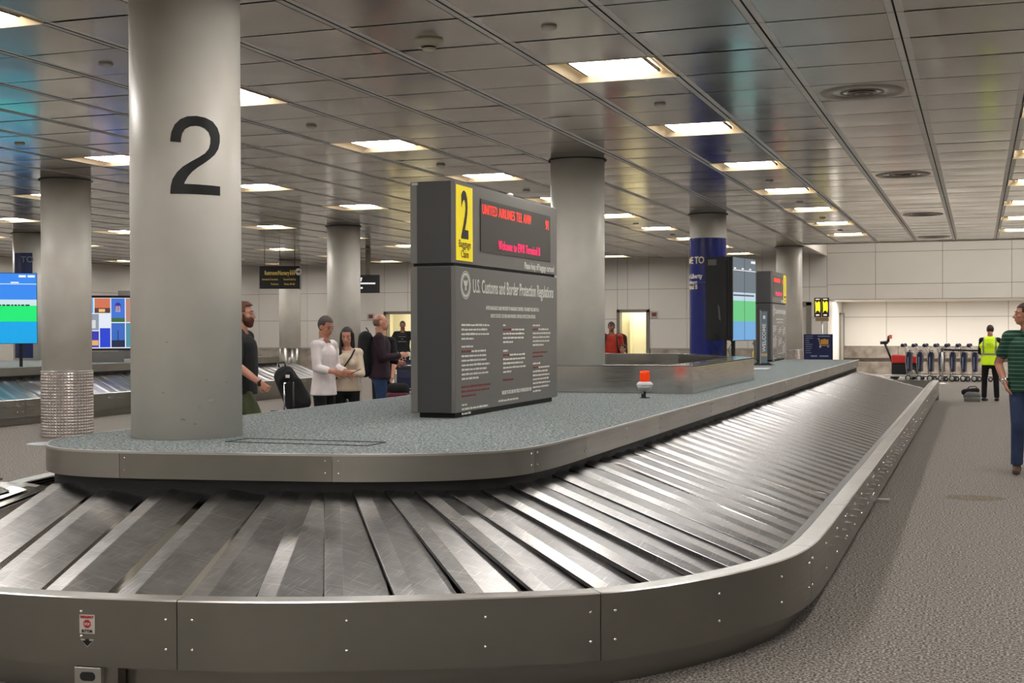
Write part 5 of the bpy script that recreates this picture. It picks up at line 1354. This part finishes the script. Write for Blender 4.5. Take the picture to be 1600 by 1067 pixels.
# ------------------------------------------------------------------ carts, posts, luggage
M_cart = mat('cart steel', (0.55, 0.54, 0.52, 1), 0.28, 1.0)
M_cblue = mat('cart blue panel', srgb(22, 30, 62), 0.4)
M_tyre = mat('tyre', srgb(40, 38, 38), 0.7); M_hub = mat('wheel hub', srgb(190, 188, 182), 0.4, 0.5)
def wheel(t, x, y, z, r, w=0.04, name='wheel', ax='y'):
    m = MB(); m.lathe([(r*0.6, -w/2), (r*.95, -w/2), (r, -w*.3), (r, w*.3), (r*.95, w/2), (r*.6, w/2)], 20, cap=True); o = m.build(name, M_tyre, t)
    o.rotation_euler = (R(90), 0, 0) if ax == 'y' else (0, R(90), 0); o.location = (x, y, z)
    m = MB(); m.lathe([(r*.62, -w*.55), (r*.2, -w*.7), (r*.2, w*.7), (r*.62, w*.55)], 16); m.build('hub', M_hub, o)
def make_cart():
    """luggage cart, pushed from -X towards +X; back frame at x=0, width along Y"""
    t = bpy.data.objects.new('luggage_cart', None); C.objects.link(t)
    m = MB()
    for s_ in (-.24, .24): m.tube([(0.03, s_, .16), (-.01, s_, .55), (0.0, s_, .80), (-.03, s_, .93), (-.10, s_, 1.02)], .014, 8)
    m.tube([(0.0, -.24, .80), (0.0, .24, .80)], .010, 6); m.tube([(0.02, -.24, .32), (0.02, .24, .32)], .010, 6)
    m.build('back_frame', M_cart, t)
    m = MB(); m.tube([(-.10, -.27, 1.03), (-.10, .27, 1.03)], .020, 10); hb = m.build('handle_bar', M_cblue, t)
    for s_ in (-.27, .27): m = MB(); m.ell((-.10, s_, 1.03), (.055, .03, .055), 14, 10); m.build('handle_end', M_cblue, hb)
    m = MB()
    q = [(.02, .28), (-.01, .55), (.0, .74), (.03, .84), (.09, .90), (.135, .84), (.13, .62), (.12, .45), (.12, .28)]
    m.add([(x, -.2, z) for x, z in q]+[(x, .2, z) for x, z in q], [tuple(range(9))[::-1], tuple(range(9, 18))]+[(i, (i+1) % 9, 9+(i+1) % 9, 9+i) for i in range(9)])
    bd = m.build('advert_panel', M_cblue, t)
    for sy in (-.202, .202): m = MB(); m.box(.035, .06, sy-.002, sy+.002, .36, .70); m.build('panel_stripe', mat('stripe grey', srgb(130, 138, 160), .5), bd)
    m = MB()
    for s_ in (-.2, .2): m.tube([(.0, s_, .20), (.55, s_, .17), (.85, s_*.55, .15)], .015, 6)
    for x in (.15, .35, .6): m.tube([(x, -.19, .185), (x, .19, .185)], .010, 6)
    m.tube([(.85, -.11, .15), (.85, .11, .15)], .015, 6); m.build('base_frame', M_cart, t)
    m = MB()
    for s_ in (-.2, .2): m.tube([(.0, s_, .86), (.16, s_, .84), (.18, s_, .72)], .008, 6)
    m.tube([(.18, -.2, .72), (.18, .2, .72)], .008, 6); m.tube([(.17, -.2, .84), (.17, .2, .84)], .008, 6); m.build('top_basket', M_cart, t)
    for s_ in (-.25, .25): wheel(t, .06, s_, .09, .09)
    wheel(t, .80, 0, .07, .07)
    return t
ct = make_cart()
for k in range(7):
    t = ct if k == 0 else copy_tree(ct)
    t.location = (-2.02 + 0.31*k, 41.3, 0); t.rotation_euler[2] = R(-6)
    t.scale = (1, 1, 1.04)
    tag(t, ['grey luggage cart, leftmost of the row by the white wall', 'grey luggage cart, second from the left by the white wall', 'grey luggage cart, third from the left by the white wall', 'grey luggage cart, fourth from the left by the white wall', 'grey luggage cart, fifth from the left by the white wall', 'grey luggage cart just left of the worker in the vest', 'grey luggage cart mostly hidden behind the worker in the vest'][k], 'luggage cart', 'luggage carts nested by the white wall')
M_hbl = mat('handle royal blue', srgb(40, 62, 130), .4)
for k in range(6):
    t = copy_tree(ct); t.location = (-11.62, 26.0+0.29*k, 0); t.rotation_euler[2] = R(90)
    for ch in [c_ for c_ in bpy.data.objects if c_.parent == t and c_.name.startswith('handle_bar')]:
        ch.data = ch.data.copy(); ch.data.materials[0] = M_hbl
        for s_ in (-.14, .0, .14): m = MB(); m.box(-.13, -.118, s_-.045, s_+.045, 1.0, 1.07); m.build('white_mark', M_white, ch)
    tag(t, ['nearest', 'second nearest', 'third nearest', 'fourth nearest', 'fifth nearest', 'farthest'][k] + ' luggage cart with blue handle in the row left of the grey pylon', 'luggage cart', 'luggage carts with blue handles')
def stanchion(x, y, label, h=1.03, grp='belt barrier posts'):
    t = empty('barrier_post', (x, y, 0), label, 'barrier post', grp)
    m = MB(); m.lathe([(.17, 0), (.17, .012), (.05, .03), (.032, .05)], 24, cap=True); m.build('base', M_steel, t)
    m = MB(); m.lathe([(.032, .04), (.032, h-.09)], 16); m.build('pole', mat('post satin steel', (0.5, 0.49, 0.47, 1), 0.4, 0.9), t)
    m = MB(); m.lathe([(.036, h-.12), (.036, h), (.02, h+.01)], 16); m.build('belt_head', mat('post head', srgb(120, 118, 114), .35, .6), t)
    return t
stanchion(-.98, 39.55, 'steel barrier post standing in front of the cart row by the white wall')
stanchion(-9.72, 21.2, 'steel barrier post just left of the backpack man')
stanchion(-9.30, 22.6, 'steel barrier post between the backpack man and the grey pylon')
def belt(p0, p1, label, col=M_ink, w_=.05):
    m = MB(); p0, p1 = Vector(p0), Vector(p1); pts = []
    n_ = 10; d = (p1-p0).normalized(); s_ = Vector((-d.y, d.x, 0))*.002
    o_ = 0
    for i in range(n_+1):
        q = p0.lerp(p1, i/n_)-Vector((0, 0, .03*math.sin(math.pi*i/n_))); m.v += [tuple(q+s_+Vector((0, 0, w_/2))), tuple(q+s_-Vector((0, 0, w_/2))), tuple(q-s_-Vector((0, 0, w_/2))), tuple(q-s_+Vector((0, 0, w_/2)))]
    for i in range(n_):
        for j in range(4): m.face((4*i+j, 4*i+(j+1) % 4, 4*i+4+(j+1) % 4, 4*i+4+j))
    m.face((0, 1, 2, 3)); m.face((4*n_+3, 4*n_+2, 4*n_+1, 4*n_))
    tag(m.build('barrier_belt', col), label, 'belt')
belt((-.94, 39.55, .97), (1.6, 39.8, .97), 'dark barrier belt running right from the post by the cart row')
belt((-9.72, 21.23, .93), (-9.32, 22.57, .93), 'black barrier belt between the two posts near the backpack man')
belt((-9.27, 22.62, .93), (-8.0, 25.5, .93), 'black barrier belt running from the post toward the grey pylon')
# red tow machine with forks
t = empty('pallet_mover', (-2.52, 42.3, 0), 'low red motorised pallet mover with black tiller and pale forks left of the cart row', 'pallet mover')
m = MB(); m.box(.0, .78, -.3, .3, .50, .78); m.v = [(x+(.06 if z > .6 else 0) if x < 0 else x, y, z-(.05 if (x > .5 and z > .6) else 0)) for x, y, z in m.v]; m.build('red_hood', mat('machine red', srgb(190, 44, 42), .35), t, .05, 3)
m = MB(); m.box(.0, .78, -.27, .27, .14, .50); m.build('chassis', M_black, t, .02)
wheel(t, .60, -.31, .2, .2, .07)
wheel(t, .12, -.25, .1, .1, .07)
m = MB(); m.tube([(.03, 0, .5), (-.22, 0, 1.12)], .032, 8); tl = m.build('tiller', M_black, t)
m = MB(); m.tube([(-.35, 0, 1.13), (-.12, 0, 1.15)], .05, 10); m.tube([(-.12, 0, 1.15), (-.09, 0, 1.35)], .04, 8); m.build('tiller_grip', M_ink, tl)
m = MB(); m.box(-.09, -.0, -.04, .04, 1.26, 1.38); m.build('red_button', mat('button red', srgb(215, 96, 80), .4), tl)
for y_ in (-.75, -.48): m = MB(); m.box(-.2, 1.1, y_, y_+.12, .12, .17); m.v = [(x, y+(x-.4)*-.3, z) for x, y, z in m.v]; m.build('fork', mat('fork white', srgb(205, 205, 200), .4), t, .01)
m = MB(); m.box(.0, .2, -.8, -.25, .06, .12); m.build('fork_carriage', M_black, t)
# luggage behind the deck edge
t = empty('loaded_suitcase', (-7.72, 13.9, 0), 'dark suitcase with silver pull handle trailed by the bearded man', 'suitcase', None, R(-20))
m = MB(); m.box(-.2, .2, -.14, .14, .06, .66); m.build('shell', cloth('case navy', (22, 26, 44), .5), t, .03, 3)
m = MB(); m.tube([(-.02, .09, .62), (-.02, .09, .985), (.02, -.09, .985), (.02, -.09, .62)], .009, 8); m.build('pull_handle', M_chrome, t)
for x_ in (-.14, .14): wheel(t, x_, .1, .035, .035, .03)
t.name = 'suitcase'
t = empty('duffel_bag', (-8.50, 15.3, 0.66), 'large black rucksack piled on a luggage trolley behind the bearded man', 'rucksack', None, R(15))
m = MB(); blob(m, V(.12, 0, .02), V(-.06, 0, .36), .145, .115, 1.25, V(1, 0, 0)); blob(m, V(.20, -.08, .0), V(.10, -.08, .26), .10, .08, 1.2, V(1, 0, 0)); blob(m, V(-.05, -.08, .30), V(.02, -.08, .36), .07, .07); b1 = remeshed(m, 'pack', T_blk, t, .016, 2)
m = MB(); m.tube([(-.12, -.02, .46), (-.13, -.02, .52), (-.05, -.02, .53), (-.03, -.02, .46)], .012, 6); m.build('grab_handle', M_ink, t)
m = MB(); m.box(.0, .05, -.165, -.150, .33, .37); m.build('white_logo', M_white, b1)
t.name = 'rucksack'
t = empty('travel_bag', (-8.36, 15.05, 0.32), 'navy blue travel bag with tan pocket under the black rucksack', 'bag', None, R(15))
m = MB(); blob(m, V(-.05, -.12, .02), V(.25, -.12, .02), .20, .20); remeshed(m, 'bag_body', cloth('bag navy', (24, 40, 92), .6), t, .016, 2)
m = MB(); m.box(.06, .24, -.335, -.31, .12, .20); m.box(.08, .24, -.335, -.31, .04, .08); m.build('tan_pocket', cloth('bag tan', (180, 158, 128)), t, .01)
t = empty('trolley', (-8.40, 15.15, 0), 'steel luggage trolley carrying the rucksack and the navy bag', 'luggage trolley', None, R(15))
m = MB(); m.box(-.35, .45, -.28, .28, .08, .11); m.build('platform', M_cart, t)
m = MB(); m.tube([(.45, -.22, .1), (.52, -.22, .92), (.52, .22, .92), (.45, .22, .1)], .015, 8); m.build('handle', M_cart, t)
t.name = 'luggage_trolley'
t = empty('travel_bag', (-8.35, 16.7, 0.0), 'small dark bag on the floor left of the man in white', 'bag')
m = MB(); blob(m, V(-.1, 0, .22), V(.25, 0, .22), .2, .2); blob(m, V(-.1, 0, .45), V(.1, 0, .5), .10, .10); remeshed(m, 'bag_body', T_blk, t, .016, 2)
m = MB(); m.tube([(-.2, -.1, .4), (-.15, -.12, .62), (.05, -.12, .62), (.12, -.1, .4)], .012, 6); m.build('bag_handle', M_ink, t)
t = empty('suitcase', (-8.62, 19.0, 0.0), 'maroon suitcase at the right side of the backpack man', 'suitcase', None, R(20))
m = MB(); m.box(-.17, .17, -.13, .13, .06, .62); m.build('shell', cloth('case maroon', (92, 20, 50), .5), t, .04, 3)
m = MB(); blob(m, V(-.08, 0, .66), V(.08, 0, .66), .11, .11); remeshed(m, 'black_top_bag', T_blk, t, .016, 2)
for x_ in (-.12, .12): wheel(t, x_, 0, .035, .035, .03)
# paper scraps on the plates
for (u_, v_, s_, lab) in ((1248, 684, .035, 'small white paper scrap on the slats halfway up the belt'), (1283, 771, .03, 'small white paper scrap on the belt beside the rim'), (1383, 616, .05, 'tiny white tag on the far part of the belt'), (1345, 573, .0, '')):
    if s_ == 0: continue
    d = fwd + r2*((u_-800)/F_PX) + u2*(-(v_-533.5)/F_PX)
    zz_ = {684: .60, 771: .44, 616: .55}[v_]; k_ = (zz_-HC)/d.z; p_ = Vector((0, 0, HC))+d*k_
    # plates slope along X: height at that X
    m = MB(); m.box(-s_, s_, -s_*1.3, s_*1.3, 0, .003)
    hx = 0.395+(-1.0-p_.x)*0.222+0.03; k_ = (hx-HC)/d.z; p_ = Vector((0, 0, HC))+d*k_; hx = 0.395+(-1.0-p_.x)*0.222+0.033; 
    o = m.build('paper_scrap', mat('paper', g(.8)), loc=(p_.x, p_.y, hx)); o.rotation_euler = (0, R(13), R(20)); tag(o, lab, 'paper scrap')
